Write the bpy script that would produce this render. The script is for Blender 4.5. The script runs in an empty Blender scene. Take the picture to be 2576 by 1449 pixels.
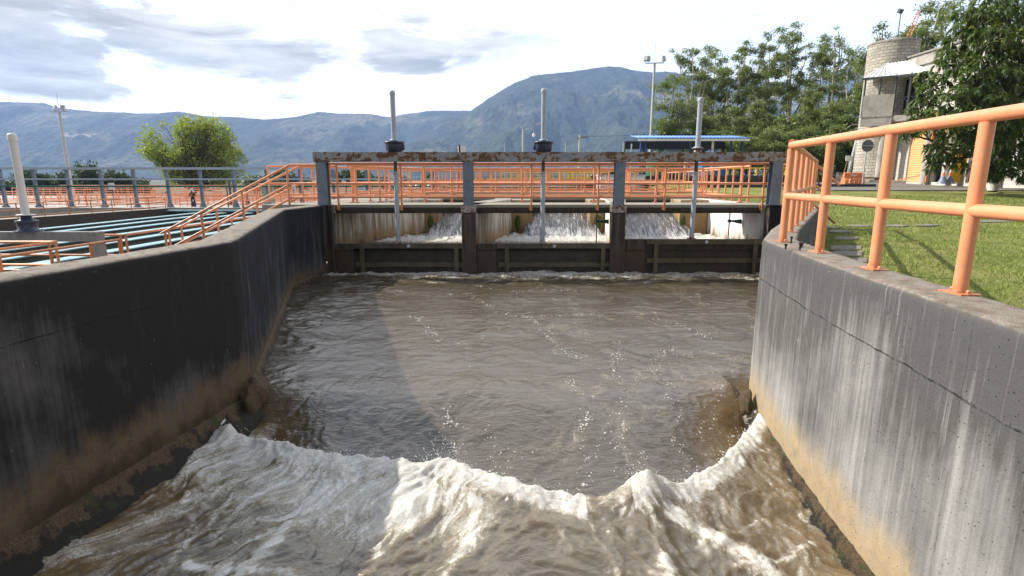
import bpy, bmesh, math, random
import numpy as np
from mathutils import Vector, Matrix
random.seed(7); RNG = np.random.default_rng(7)
S = bpy.context.scene
col = S.collection
R = math.radians
# ---------------------------------------------------------------- camera model (2576 x 1449 units)
F = 1365.0; TH = R(11.35); CX, CY = 1288.0, 724.5; EYE = 0.69
CT, ST = math.cos(TH), math.sin(TH)
def P(px, py, Y=None, z=None):
    """world point seen at photo pixel (px,py) at depth Y or height z"""
    u, v = px-CX, py-CY
    d = (u, F*CT - v*ST, -(F*ST + v*CT))
    t = Y/d[1] if Y is not None else (z-EYE)/d[2]
    return Vector((u*t, d[1]*t, EYE+d[2]*t))
cam = bpy.data.cameras.new('Camera'); camo = bpy.data.objects.new('Camera', cam); col.objects.link(camo)
camo.location = (0, 0, EYE); camo.rotation_euler = (R(90)-TH, 0, 0)
cam.sensor_width = 36; cam.lens = 36*F/2576; cam.clip_start = .05; cam.clip_end = 30000
S.camera = camo
S.render.resolution_x = 1024; S.render.resolution_y = 576
S.view_settings.view_transform = 'Standard'; S.view_settings.look = 'None'
S.view_settings.exposure = 0; S.view_settings.gamma = 1
# ---------------------------------------------------------------- node helpers
class NT:
    def __init__(s, tree): s.t = tree; s.n = tree.nodes; s.l = tree.links
    def node(s, typ, **kw):
        n = s.n.new(typ)
        for k, v in kw.items(): setattr(n, k, v)
        return n
    def put(s, sock, v):
        if isinstance(v, bpy.types.NodeSocket): s.l.new(v, sock)
        elif v is not None:
            if hasattr(sock.default_value, '__len__') and not isinstance(v, (int, float)):
                v = tuple(v)
                if len(sock.default_value) == 4 and len(v) == 3: v = v+(1,)
            elif hasattr(sock.default_value, '__len__'): v = tuple([v]*len(sock.default_value))
            sock.default_value = v
    def noise(s, vec, scale=5, detail=4, rough=.55, dist=0, out=0, lac=2.0):
        n = s.node('ShaderNodeTexNoise'); s.put(n.inputs['Vector'], vec); s.put(n.inputs['Scale'], scale)
        s.put(n.inputs['Detail'], detail); s.put(n.inputs['Roughness'], rough); s.put(n.inputs['Distortion'], dist)
        s.put(n.inputs['Lacunarity'], lac)
        return n.outputs[out]
    def voro(s, vec, scale=5, feature='F1', out=0, rnd=1):
        n = s.node('ShaderNodeTexVoronoi', feature=feature); s.put(n.inputs['Vector'], vec); s.put(n.inputs['Scale'], scale)
        s.put(n.inputs['Randomness'], rnd)
        return n.outputs[out]
    def ramp(s, fac, stops, interp='LINEAR'):
        n = s.node('ShaderNodeValToRGB'); cr = n.color_ramp; cr.interpolation = interp
        while len(cr.elements) < len(stops): cr.elements.new(0.5)
        for e, (p, c) in zip(cr.elements, stops):
            e.position = p; e.color = (c, c, c, 1) if isinstance(c, (int, float)) else (tuple(c)+(1,))[:4]
        s.put(n.inputs[0], fac); return n.outputs[0]
    def mix(s, fac, a, b, mode='MIX'):
        n = s.node('ShaderNodeMix', data_type='RGBA', blend_type=mode)
        s.put(n.inputs[0], fac); s.put(n.inputs[6], a); s.put(n.inputs[7], b); return n.outputs[2]
    def math(s, op, a, b=None, c=None, clamp=False):
        n = s.node('ShaderNodeMath', operation=op, use_clamp=clamp)
        s.put(n.inputs[0], a); s.put(n.inputs[1], b)
        if c is not None: s.put(n.inputs[2], c)
        return n.outputs[0]
    def maprange(s, v, a, b, c=0, d=1, smooth=True):
        n = s.node('ShaderNodeMapRange', interpolation_type='SMOOTHSTEP' if smooth else 'LINEAR')
        for i, x in enumerate((v, a, b, c, d)): s.put(n.inputs[i], x)
        return n.outputs[0]
    def mapping(s, vec, scale=(1, 1, 1), loc=(0, 0, 0), rot=(0, 0, 0)):
        n = s.node('ShaderNodeMapping'); s.put(n.inputs[0], vec); s.put(n.inputs[1], loc); s.put(n.inputs[2], rot); s.put(n.inputs[3], scale)
        return n.outputs[0]
    def coord(s, which='Object'): return s.node('ShaderNodeTexCoord').outputs[which]
    def sep(s, v):
        n = s.node('ShaderNodeSeparateXYZ'); s.put(n.inputs[0], v); return n.outputs
    def comb(s, x, y, z):
        n = s.node('ShaderNodeCombineXYZ')
        for i, v in enumerate((x, y, z)): s.put(n.inputs[i], v)
        return n.outputs[0]
    def bump(s, h, strength=.5, dist=.02, normal=None):
        n = s.node('ShaderNodeBump'); s.put(n.inputs['Height'], h); s.put(n.inputs['Strength'], strength); s.put(n.inputs['Distance'], dist)
        if normal is not None: s.put(n.inputs['Normal'], normal)
        return n.outputs[0]
    def attr(s, name, out='Fac'):
        n = s.node('ShaderNodeAttribute', attribute_name=name); return n.outputs[out]
def new_mat(name):
    m = bpy.data.materials.new(name); m.use_nodes = True; nt = NT(m.node_tree)
    bsdf = m.node_tree.nodes['Principled BSDF']
    return m, nt, bsdf
def pset(nt, b, color=None, rough=None, metal=None, normal=None, spec=None):
    if color is not None: nt.put(b.inputs['Base Color'], color)
    if rough is not None: nt.put(b.inputs['Roughness'], rough)
    if metal is not None: nt.put(b.inputs['Metallic'], metal)
    if normal is not None: nt.put(b.inputs['Normal'], normal)
    if spec is not None: nt.put(b.inputs['Specular IOR Level'], spec)
M = {}
def simple(name, c, rough=.6, var=.25, scale=6, metal=0, bump=.0, dirt=None, dirt_amt=.4, bscale=60):
    m, nt, b = new_mat(name); g = nt.node('ShaderNodeNewGeometry').outputs['Position']
    n = nt.noise(g, scale, 5, .6)
    c = Vector(c)
    cc = nt.ramp(n, [(.3, tuple(c*(1-var))), (.7, tuple(min(1, x*(1+var)) for x in c))])
    if dirt is not None:
        d = nt.ramp(nt.noise(nt.mapping(g, (1, 1, .35)), scale*2.3, 6, .7), [(.5, 0), (.68, dirt_amt)])
        cc = nt.mix(d, cc, dirt)
    nm = nt.bump(nt.noise(g, bscale, 3), bump, .01) if bump else None
    pset(nt, b, cc, rough, metal, nm); M[name] = m; return m
# ---------------------------------------------------------------- object helpers
def worldloc(o):
    v = Vector((0, 0, 0))
    while o is not None: v = v + o.location; o = o.parent
    return v
def tag(o, label=None, cat=None, group=None, kind=None):
    if label: o['label'] = label
    if cat: o['category'] = cat
    if group: o['group'] = group
    if kind: o['kind'] = kind
    return o
def thing(name, loc, label, cat, group=None):
    o = bpy.data.objects.new(name, None); o.empty_display_size = .2; col.objects.link(o); o.location = loc
    return tag(o, label, cat, group)
def copy_tree(o, parent=None):
    c = o.copy(); col.objects.link(c)
    if parent is not None: c.parent = parent
    for ch in list(o.children): copy_tree(ch, c)
    return c
def link_mesh(name, me, parent=None, loc=None):
    o = bpy.data.objects.new(name, me); col.objects.link(o)
    if parent is not None: o.parent = parent
    if loc is not None: o.location = loc
    return o
class MB:
    def __init__(s): s.v = []; s.f = []; s.uv = None; s.sm = []
    def add(s, vs, fs, smooth=False):
        b = len(s.v); s.v += [tuple(p) for p in vs]; s.f += [tuple(i+b for i in f) for f in fs]; s.sm += [smooth]*len(fs)
        return s
    def box(s, x0, x1, y0, y1, z0, z1):
        return s.add([(x, y, z) for z in (z0, z1) for y in (y0, y1) for x in (x0, x1)],
              [(0, 2, 3, 1), (4, 5, 7, 6), (0, 1, 5, 4), (2, 6, 7, 3), (0, 4, 6, 2), (1, 3, 7, 5)])
    def obox(s, c, size, rot=0, tilt=None):
        m = Matrix.Rotation(rot, 4, 'Z')
        if tilt is not None: m = m @ Matrix.Rotation(tilt[0], 4, tilt[1])
        c = Vector(c); h = Vector(size)/2
        vs = [c + m @ Vector((x*h.x, y*h.y, z*h.z)) for z in (-1, 1) for y in (-1, 1) for x in (-1, 1)]
        return s.add(vs, [(0, 2, 3, 1), (4, 5, 7, 6), (0, 1, 5, 4), (2, 6, 7, 3), (0, 4, 6, 2), (1, 3, 7, 5)])
    def bar(s, a, b, w, h):
        """rectangular bar from a to b, width w (horizontal), height h"""
        a, b = Vector(a), Vector(b); d = (b-a).normalized()
        up = Vector((0, 0, 1)) if abs(d.z) < .95 else Vector((0, 1, 0))
        sd = d.cross(up).normalized()*w/2; up = sd.cross(d).normalized()*h/2
        vs = [p+sx*sd+sz*up for p in (a, b) for sx, sz in ((-1, -1), (1, -1), (1, 1), (-1, 1))]
        return s.add(vs, [(0, 1, 2, 3), (7, 6, 5, 4), (0, 4, 5, 1), (1, 5, 6, 2), (2, 6, 7, 3), (3, 7, 4, 0)])
    def tube(s, pts, r, n=10, cap=True):
        pts = [Vector(p) for p in pts]; rr = r if isinstance(r, (list, tuple)) else [r]*len(pts)
        rings = []; prev = None
        for i, p in enumerate(pts):
            d = (pts[min(i+1, len(pts)-1)]-pts[max(i-1, 0)]).normalized()
            if prev is None:
                a = Vector((0, 0, 1)) if abs(d.z) < .9 else Vector((1, 0, 0)); u = d.cross(a).normalized()
            else:
                u = (prev - d*prev.dot(d)).normalized()
            prev = u; w = d.cross(u)
            k = 1.0
            if 0 < i < len(pts)-1:
                c = max(.4, math.sqrt(max(0, (1+(pts[i]-pts[i-1]).normalized().dot((pts[i+1]-pts[i]).normalized()))/2))); k = 1/c if c < .999 else 1
                k = 1+(k-1)*.5
            rings.append([p+(u*math.cos(2*math.pi*j/n)+w*math.sin(2*math.pi*j/n))*rr[i]*k for j in range(n)])
        vs = [q for rg in rings for q in rg]; fs = []
        for i in range(len(pts)-1):
            for j in range(n):
                fs.append((i*n+j, i*n+(j+1) % n, (i+1)*n+(j+1) % n, (i+1)*n+j))
        s.add(vs, fs, True)
        if cap:
            s.add(rings[0], [tuple(range(n))[::-1]]); s.add(rings[-1], [tuple(range(n))])
        return s
    def lathe(s, c, prof, n=16, axis='Z'):
        c = Vector(c); vs = []; fs = []
        for r, z in prof:
            for j in range(n):
                a = 2*math.pi*j/n; vs.append(c+Vector((r*math.cos(a), r*math.sin(a), z)))
        for i in range(len(prof)-1):
            for j in range(n): fs.append((i*n+j, i*n+(j+1) % n, (i+1)*n+(j+1) % n, (i+1)*n+j))
        s.add(vs, fs, True)
        s.add(vs[:n], [tuple(range(n))[::-1]]); s.add(vs[-n:], [tuple(range(n))])
        return s
    def build(s, name, mat, parent=None, bevel=0):
        off = worldloc(parent) if parent is not None else Vector((0, 0, 0))
        me = bpy.data.meshes.new(name)
        loc = None
        if parent is None:
            a = np.array(s.v); lo = a.min(0); hi = a.max(0); off = Vector(((lo[0]+hi[0])/2, (lo[1]+hi[1])/2, lo[2])); loc = off
        me.from_pydata([tuple(Vector(p)-off) for p in s.v], [], s.f)
        me.polygons.foreach_set('use_smooth', s.sm)
        me.materials.append(mat); me.update()
        o = link_mesh(name, me, parent, loc)
        if bevel:
            md = o.modifiers.new('b', 'BEVEL'); md.width = bevel; md.segments = 2; md.limit_method = 'ANGLE'; md.angle_limit = R(40)
        return o
def grid_mesh(name, X, Y, Z, mat, attrs=None, vattrs=None, uv=None, smooth=True, parent=None, tris=False):
    """X,Y,Z 2D arrays -> quad sheet"""
    nr, nc = X.shape; co = np.stack([X, Y, Z], -1).reshape(-1, 3).astype(np.float32)
    me = bpy.data.meshes.new(name); i = np.arange(nr*nc).reshape(nr, nc)
    q = np.stack([i[:-1, :-1], i[:-1, 1:], i[1:, 1:], i[1:, :-1]], -1).reshape(-1, 4)
    fill_mesh(me, co, q)
    if smooth: me.polygons.foreach_set('use_smooth', np.ones(len(q), bool))
    if attrs:
        for k, a in attrs.items():
            at = me.attributes.new(k, 'FLOAT', 'POINT'); at.data.foreach_set('value', np.asarray(a, np.float32).reshape(-1))
    if vattrs:
        for k, a in vattrs.items():
            at = me.attributes.new(k, 'FLOAT_VECTOR', 'POINT'); at.data.foreach_set('vector', np.asarray(a, np.float32).reshape(-1))
    me.materials.append(mat); me.update()
    return link_mesh(name, me, parent)
def fill_mesh(me, co, faces):
    k = faces.shape[1]; n = len(faces)
    me.vertices.add(len(co)); me.vertices.foreach_set('co', np.asarray(co, np.float32).reshape(-1))
    me.loops.add(n*k); me.loops.foreach_set('vertex_index', faces.reshape(-1).astype(np.int32))
    me.polygons.add(n); me.polygons.foreach_set('loop_start', np.arange(0, n*k, k, dtype=np.int32))
    me.update(calc_edges=True)
# ---------------------------------------------------------------- numpy noise
_perm = np.random.default_rng(3).permutation(4096).astype(np.int32)
_gc = np.cos(_perm*(2*math.pi/4096)).astype(np.float32); _gs = np.sin(_perm*(2*math.pi/4096)).astype(np.float32)
def pn(x, y, seed=0):
    x = np.asarray(x, float)+seed*17.31; y = np.asarray(y, float)+seed*9.77
    x, y = np.broadcast_arrays(x, y); fx_ = np.floor(x); fy_ = np.floor(y)
    xf = (x-fx_).astype(np.float32); yf = (y-fy_).astype(np.float32); xi = fx_.astype(np.int32); yi = fy_.astype(np.int32)
    u = xf*xf*xf*(xf*(xf*6-15)+10); v = yf*yf*yf*(yf*(yf*6-15)+10)
    pa, pb = _perm[xi & 4095], _perm[(xi+1) & 4095]
    def g(a, b, dx, dy):
        h = ((pa if a is xi else pb)+b) & 4095; return _gc[h]*dx+_gs[h]*dy
    n00 = g(xi, yi, xf, yf); n10 = g(xi+1, yi, xf-1, yf); n01 = g(xi, yi+1, xf, yf-1); n11 = g(xi+1, yi+1, xf-1, yf-1)
    return ((n00*(1-u)+n10*u)*(1-v)+(n01*(1-u)+n11*u)*v)*1.5
def fbm(x, y, o=4, seed=0, gain=.5, ridged=False):
    a = 1; s = 0; t = 0
    for i in range(o):
        n = pn(x, y, seed+i)
        if ridged: n = 1-2*np.abs(n)
        s = s+a*n; t += a; a *= gain; x = x*2.03; y = y*2.03
    return s/t
def sst(a, b, x):
    t = np.clip((x-a)/(b-a), 0, 1); return t*t*(3-2*t)
# ================================================================ materials
def orange(name, c, far=False):
    m, nt, b = new_mat(name); g = nt.node('ShaderNodeNewGeometry').outputs['Position']
    n = nt.noise(g, 3, 4, .6); n2 = nt.noise(g, 45, 4, .7)
    c = Vector(c)
    cc = nt.ramp(n, [(.3, tuple(c*.86)), (.7, tuple(min(1, x*1.08) for x in c))])
    if not far:
        cc = nt.mix(nt.ramp(n2, [(.62, 0), (.78, .35)]), cc, (.30, .12, .06))
        cc = nt.mix(nt.ramp(nt.noise(g, 14, 5, .7), [(.5, 0), (.75, .5)]), cc, (.62, .36, .24))
        cc = nt.mix(nt.ramp(nt.noise(g, 22, 7, .8), [(.62, 0), (.66, .7)]), cc, (.24, .09, .04))
        zz_ = nt.sep(g)[2]; cc = nt.mix(nt.math('MULTIPLY', nt.math('SUBTRACT', 1, nt.maprange(zz_, .0, .09)), nt.maprange(nt.noise(g, 30, 4), .35, .6, .1, .6)), cc, (.20, .085, .04))
        pset(nt, b, cc, .42, 0, nt.bump(nt.noise(g, 30, 3), .12, .01))
    else: pset(nt, b, cc, .5)
    M[name] = m
orange('orange', (.78, .305, .140)); orange('orange_strong', (.80, .27, .07)); orange('orange_far', (.80, .28, .12), True)
simple('yellow', (.80, .50, .02), .5)
simple('white_paint', (.78, .78, .76), .45, .06)
simple('galv', (.42, .47, .52), .45, .15, 9, 0, .05)
simple('pipe_grey', (.36, .40, .44), .42, .14, 12, 0, .05, (.25, .24, .22), .35)
simple('pipe_white', (.60, .58, .54), .45, .06, 12, 0, 0, (.4, .38, .33), .3)
simple('housing', (.020, .028, .055), .38, .3, 8, 0, .05, (.10, .10, .11), .5)
simple('steel_blue_grey', (.17, .21, .27), .5, .15, 5)
simple('dark_steel', (.05, .055, .065), .55, .3, 6)
simple('black', (.012, .012, .014), .6, .3)
simple('blue_roof', (.12, .26, .62), .4, .2, 3); simple('blue_post', (.02, .05, .22), .5)
simple('basin_steel', (.20, .19, .18), .55, .2, 3, 0, .05, (.1, .08, .06), .5)
simple('launder', (.27, .43, .47), .5, .22, 1.6, 0, .05, (.09, .10, .06), .5)
simple('green_tank', (.02, .16, .07), .4); simple('blue_tank', (.02, .20, .55), .4)
simple('green_pipe', (.02, .12, .07), .5)
simple('tarp', (.02, .021, .024), .38, .4, 3, 0, .8, None, 0, 4)
simple('helmet_white', (.85, .85, .85), .35, .03); simple('helmet_yellow', (.85, .55, .02), .35, .03)
simple('maroon', (.07, .014, .016), .8); simple('skin', (.30, .15, .09), .6); simple('beige_cloth', (.42, .36, .28), .8)
simple('grey_sign', (.16, .18, .20), .5, .1); simple('cable', (.015, .015, .015), .5)
simple('stone', (.20, .18, .145), .9, .3, 6, 0, .4, (.08, .08, .05), .6)
simple('trunk_pale', (.42, .37, .31), .85, .35, 5, 0, .4, (.08, .06, .05), .7); simple('trunk_dark', (.055, .042, .032), .9, .3, 6, 0, .3)
simple('trunk_white', (.55, .52, .46), .8, .1)
simple('kerb', (.52, .50, .46), .85, .15, 3, 0, .2, (.2, .19, .17), .5)
simple('asphalt', (.17, .155, .135), .9, .2, 2, 0, .3)
simple('shutter', (.80, .40, .17), .55, .08, 2)
simple('glass_dark', (.02, .025, .03), .15, .2)
simple('roof_white', (.72, .72, .70), .45, .1, 2, 0, 0, (.35, .33, .30), .5)
simple('plastic_orange', (.80, .24, .10), .45, .08)
simple('wood', (.22, .14, .08), .8)
simple('bolt', (.03, .03, .032), .5)
simple('pole_grey', (.45, .46, .46), .6, .12, 3)
simple('gate_brown', (.040, .032, .022), .6, .45, 2.2, 0, .15, (.014, .009, .006), .8)
simple('gate_rail', (.085, .070, .042), .55, .35, 3, 0, .15, (.03, .017, .01), .7)
simple('moss_green', (.045, .075, .010), .95, .5, 20, 0, .8)
simple('red_paint', (.55, .03, .03), .5)

def concrete_face(name, base, dark, tan, zt, zb, dark_top, dark_amt, tan_h, streak_w, chips=True, dead=.0, moss=False, tan_r=.35, sm=1.0, bg=1.0):
    """poured concrete: runs of dirt from the top, tan scoured band at the foot; 'uvm' = (length, height)"""
    m, nt, b = new_mat(name); uv = nt.attr('uvm', 'Vector'); s = nt.sep(uv); g = nt.node('ShaderNodeNewGeometry')
    pos = g.outputs['Position']; nz = nt.sep(g.outputs['Normal'])[2]
    h = nt.maprange(s[1], zb, zt, 0, 1, False)             # 0 foot, 1 top
    big = nt.noise(nt.mapping(uv, (.9, .8, 1)), 1, 5, .6)
    st1 = nt.noise(nt.mapping(uv, (7, .35, 1)), 1, 5, .62)    # vertical runs
    st2 = nt.noise(nt.mapping(uv, (26, .9, 1), (3, 5, 0)), 1, 4, .6)
    fine = nt.noise(pos, 55, 6, .75); mid = nt.noise(pos, 9, 6, .65)
    # dirt factor
    d = nt.math('ADD', nt.math('MULTIPLY', nt.math('SUBTRACT', st1, .5), 1.25*sm), nt.math('MULTIPLY', nt.math('SUBTRACT', st2, .5), .95*sm))
    d = nt.math('ADD', nt.math('ADD', d, 1.6), nt.math('MULTIPLY', nt.math('SUBTRACT', big, .5), bg))
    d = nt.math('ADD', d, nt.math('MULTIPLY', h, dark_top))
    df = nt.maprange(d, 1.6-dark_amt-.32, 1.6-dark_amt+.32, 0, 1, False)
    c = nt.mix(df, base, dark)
    c = nt.mix(nt.math('MULTIPLY', nt.maprange(st2, .52, .72), nt.math('MULTIPLY', nt.maprange(st1, .45, .6), streak_w)), c, tuple(min(1, x*1.7+.05) for x in base))
    # tan foot band, ragged edge
    te = nt.math('ADD', h, nt.math('MULTIPLY', nt.math('SUBTRACT', nt.noise(nt.mapping(uv, (2.2, .8, 1)), 1, 6, .7), .5), -tan_r*1.6))
    tf = nt.math('SUBTRACT', 1, nt.maprange(te, tan_h-.09, tan_h+.09))
    tf = nt.math('MULTIPLY', tf, nt.maprange(mid, .25, .55, .55, 1))
    c = nt.mix(tf, c, nt.mix(mid, tuple(x*.72 for x in tan), tuple(min(1, x*1.2) for x in tan)))
    c = nt.mix(nt.math('MULTIPLY', nt.math('SUBTRACT', 1, nt.maprange(te, .0, .16)), .85 if dead else .15), c, (.045, .032, .02))
    if chips:
        ch = nt.noise(nt.mapping(uv, (17, 5.5, 1), (8, 2, 0)), 1, 4, .85)
        ch = nt.math('MULTIPLY', nt.maprange(ch, .655, .68), nt.maprange(nt.noise(nt.mapping(uv, (1.6, 1.2, 1), (3, 1, 0)), 1, 3), .50, .60))
        c = nt.mix(nt.math('MULTIPLY', ch, .8), c, (.66, .58, .45) if dead == 0 else (.24, .22, .19))
    # board lines: one long horizontal cold joint and widely spaced verticals
    wob = nt.math('MULTIPLY', nt.math('SUBTRACT', nt.noise(uv, 3, 4), .5), .05)
    hy = nt.math('ABSOLUTE', nt.math('SUBTRACT', nt.math('ADD', s[1], wob), -.46))
    hl = nt.math('SUBTRACT', 1, nt.maprange(hy, .002, .012))
    vx = nt.math('ABSOLUTE', nt.math('SUBTRACT', nt.math('FRACT', nt.math('ADD', nt.math('MULTIPLY', s[0], .82), nt.math('MULTIPLY', wob, .12))), .5))
    vl = nt.math('MULTIPLY', nt.math('SUBTRACT', 1, nt.maprange(vx, .001, .005)), .5)
    line = nt.math('MAXIMUM', hl, vl)
    line = nt.math('MULTIPLY', line, nt.maprange(nt.noise(pos, 6, 4, .7), .38, .6, .15, 1))
    c = nt.mix(nt.math('MULTIPLY', line, .55), c, (.03, .028, .025))
    # bug holes
    v = nt.voro(uv, 30); bh = nt.math('MULTIPLY', nt.math('SUBTRACT', 1, nt.maprange(v, .08, .16)), nt.maprange(nt.noise(uv, 7, 3), .46, .54))
    c = nt.mix(nt.math('MULTIPLY', bh, .85), c, (.03, .03, .03))
    c = nt.mix(nt.math('MULTIPLY', nt.maprange(fine, .35, .7), .25), c, nt.mix(.5, c, (0.02, 0.02, 0.02)))
    # top surface (weathered, aggregate showing)
    agg = nt.noise(pos, 130, 5, .8)
    tc = nt.mix(nt.maprange(agg, .38, .62), (.17, .145, .115), (.42, .385, .33))
    tc = nt.mix(nt.math('MULTIPLY', nt.maprange(mid, .40, .66), .7), tc, (.17, .115, .08))
    tc = nt.mix(nt.math('MULTIPLY', nt.maprange(nt.noise(pos, 2.3, 5, .7), .52, .68), .5), tc, (.075, .068, .06))
    top = nt.maprange(nz, .45, .85)
    c = nt.mix(top, c, tc)
    hgt = nt.math('ADD', nt.math('MULTIPLY', fine, .5), nt.math('MULTIPLY', mid, .8))
    hgt = nt.math('SUBTRACT', hgt, nt.math('MULTIPLY', line, .8)); hgt = nt.math('SUBTRACT', hgt, nt.math('MULTIPLY', bh, .9))
    hgt = nt.math('ADD', hgt, nt.math('MULTIPLY', agg, nt.math('MULTIPLY', top, .7)))
    pset(nt, b, c, .9, 0, nt.bump(hgt, .8, .014), .15); M[name] = m
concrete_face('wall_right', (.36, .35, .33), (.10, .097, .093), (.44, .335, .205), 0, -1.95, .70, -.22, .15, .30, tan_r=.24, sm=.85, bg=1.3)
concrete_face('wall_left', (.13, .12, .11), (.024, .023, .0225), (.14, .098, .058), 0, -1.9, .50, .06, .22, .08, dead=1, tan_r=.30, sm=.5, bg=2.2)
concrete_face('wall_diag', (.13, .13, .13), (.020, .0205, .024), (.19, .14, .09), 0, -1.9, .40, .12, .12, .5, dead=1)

def pier_mat(name, light, dark, tan_h, green=.0):
    m, nt, b = new_mat(name); g = nt.node('ShaderNodeNewGeometry'); pos = g.outputs['Position']; s = nt.sep(pos)
    st = nt.noise(nt.mapping(pos, (9, 9, .45)), 1, 5, .65); st2 = nt.noise(nt.mapping(pos, (3, 3, .8)), 1, 5, .6)
    c = nt.mix(nt.maprange(st, .40, .62), light, dark)
    e = nt.math('ADD', s[2], nt.math('MULTIPLY', nt.math('SUBTRACT', st2, .5), -1.3))
    c = nt.mix(nt.math('MULTIPLY', nt.math('SUBTRACT', 1, nt.maprange(e, tan_h-.25, tan_h+.25)), .85), c, (.26, .155, .065))
    c = nt.mix(nt.math('SUBTRACT', 1, nt.maprange(e, -1.45, -1.05)), c, (.06, .042, .028))
    if green: c = nt.mix(nt.math('MULTIPLY', nt.maprange(st2, .52, .66), green), c, (.06, .10, .015))
    c = nt.mix(nt.math('MULTIPLY', nt.maprange(nt.sep(g.outputs['Normal'])[2], .5, .9), 1), c, nt.mix(nt.noise(pos, 30, 5, .8), (.16, .14, .11), (.42, .38, .32)))
    pset(nt, b, c, .85, 0, nt.bump(nt.noise(pos, 30, 5, .7), .5, .012)); M[name] = m
pier_mat('pier_white', (.74, .73, .70), (.60, .585, .54), -1.05); pier_mat('pier_stain', (.52, .50, .43), (.20, .17, .11), -.85)
pier_mat('pier_tan', (.44, .34, .20), (.25, .16, .08), -.3, .4)
pier_mat('deck', (.30, .28, .245), (.20, .185, .16), -9)
m, nt, b = new_mat('deck_edge'); g = nt.node('ShaderNodeNewGeometry'); pos = g.outputs['Position']; s = nt.sep(pos)
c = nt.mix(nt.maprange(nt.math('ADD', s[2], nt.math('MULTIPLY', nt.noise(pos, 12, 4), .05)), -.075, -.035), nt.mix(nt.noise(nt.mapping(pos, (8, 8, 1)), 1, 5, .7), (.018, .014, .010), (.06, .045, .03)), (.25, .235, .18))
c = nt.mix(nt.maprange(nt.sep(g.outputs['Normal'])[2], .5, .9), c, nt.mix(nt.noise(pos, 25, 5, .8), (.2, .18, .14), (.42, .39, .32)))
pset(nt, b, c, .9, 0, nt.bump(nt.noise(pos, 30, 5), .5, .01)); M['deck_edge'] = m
# rusty painted beam
def rusty(name, paint, rustamt, sc=1.0, dark=(.045, .022, .012)):
    m, nt, b = new_mat(name); pos = nt.node('ShaderNodeNewGeometry').outputs['Position']
    q = nt.mapping(pos, (1.6*sc, 1.6*sc, 3.2*sc)); n = nt.noise(q, 1.6, 8, .68, .6)
    st = nt.noise(nt.mapping(pos, (9*sc, 9*sc, 1.2*sc)), 1.3, 5, .6)
    f = nt.math('ADD', nt.math('MULTIPLY', n, .75), nt.math('MULTIPLY', st, .25))
    rf = nt.maprange(f, rustamt, rustamt+.025); halo = nt.maprange(f, rustamt-.05, rustamt+.01)
    rust = nt.mix(nt.noise(pos, 14, 6, .75), dark, (.20, .105, .05))
    rust = nt.mix(nt.maprange(nt.noise(pos, 30, 4), .6, .7), rust, (.22, .20, .19))
    pc = nt.mix(nt.maprange(nt.noise(pos, 5, 5), .4, .7), paint, tuple(x*.72 for x in paint))
    c = nt.mix(nt.math('MULTIPLY', halo, .55), pc, (.42, .26, .13)); c = nt.mix(rf, c, rust)
    pset(nt, b, c, nt.mix(rf, (.45,)*3, (.9,)*3), 0, nt.bump(nt.math('ADD', rf, nt.noise(pos, 40, 4)), .5, .006)); M[name] = m
rusty('beam_rust', (.25, .275, .30), .492, 1.15); rusty('post_paint', (.155, .185, .225), .63, 1.6); rusty('plate_rust', (.38, .36, .33), .51, 3)
pier_mat('stop_log', (.075, .070, .055), (.028, .018, .010), -1.35)
pier_mat('col_brown', (.085, .070, .055), (.040, .028, .02), -1.4)

# block masonry
def blocks(name, c1, c2, mortar, bw, bh, ms, cyl=None):
    m, nt, b = new_mat(name); uv = nt.attr('uvm', 'Vector')
    n = nt.node('ShaderNodeTexBrick'); nt.put(n.inputs['Vector'], uv); n.inputs['Color1'].default_value = tuple(c1)+(1,); n.inputs['Color2'].default_value = tuple(c2)+(1,)
    n.inputs['Mortar'].default_value = tuple(mortar)+(1,); n.inputs['Scale'].default_value = 1; n.inputs['Mortar Size'].default_value = ms
    n.inputs['Brick Width'].default_value = bw; n.inputs['Row Height'].default_value = bh
    pos = nt.node('ShaderNodeNewGeometry').outputs['Position']
    c = nt.mix(nt.math('MULTIPLY', nt.maprange(nt.noise(nt.mapping(pos, (1, 1, .4)), 1.2, 5, .65), .5, .75), .5), n.outputs[0], (.16, .14, .12))
    pset(nt, b, c, .9, 0, nt.bump(nt.math('SUBTRACT', 1, n.outputs[1]), .5, .02)); M[name] = m
blocks('block_tower', (.50, .465, .395), (.37, .335, .275), (.20, .18, .15), .42, .205, .018)
blocks('block_wall', (.62, .585, .51), (.54, .505, .44), (.40, .375, .325), .42, .205, .012)
simple('plain_conc', (.40, .375, .33), .85, .15, 1.5, 0, .2, (.15, .13, .11), .5)
simple('pale_conc', (.60, .57, .52), .85, .12, 1.5, 0, .2, (.3, .27, .23), .4)

# leaves
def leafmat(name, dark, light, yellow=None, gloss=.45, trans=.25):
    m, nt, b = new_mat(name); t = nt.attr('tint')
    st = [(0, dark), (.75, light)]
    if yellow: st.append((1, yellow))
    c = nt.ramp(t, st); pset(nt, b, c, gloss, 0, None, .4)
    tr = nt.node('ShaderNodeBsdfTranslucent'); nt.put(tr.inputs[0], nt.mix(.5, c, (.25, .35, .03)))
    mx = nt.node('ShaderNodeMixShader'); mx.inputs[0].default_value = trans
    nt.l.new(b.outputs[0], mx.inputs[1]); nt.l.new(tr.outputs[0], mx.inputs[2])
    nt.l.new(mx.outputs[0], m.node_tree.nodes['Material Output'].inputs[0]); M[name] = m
leafmat('leaf_euc', (.055, .085, .032), (.24, .285, .10), (.34, .37, .16), .45, .35)
leafmat('leaf_mango', (.026, .052, .015), (.13, .185, .05), (.40, .38, .06), .27, .25)
leafmat('leaf_bright', (.14, .20, .03), (.44, .49, .09), (.60, .54, .09), .5, .45)
leafmat('leaf_dark', (.014, .028, .014), (.05, .075, .03), None, .6, .15)
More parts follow.
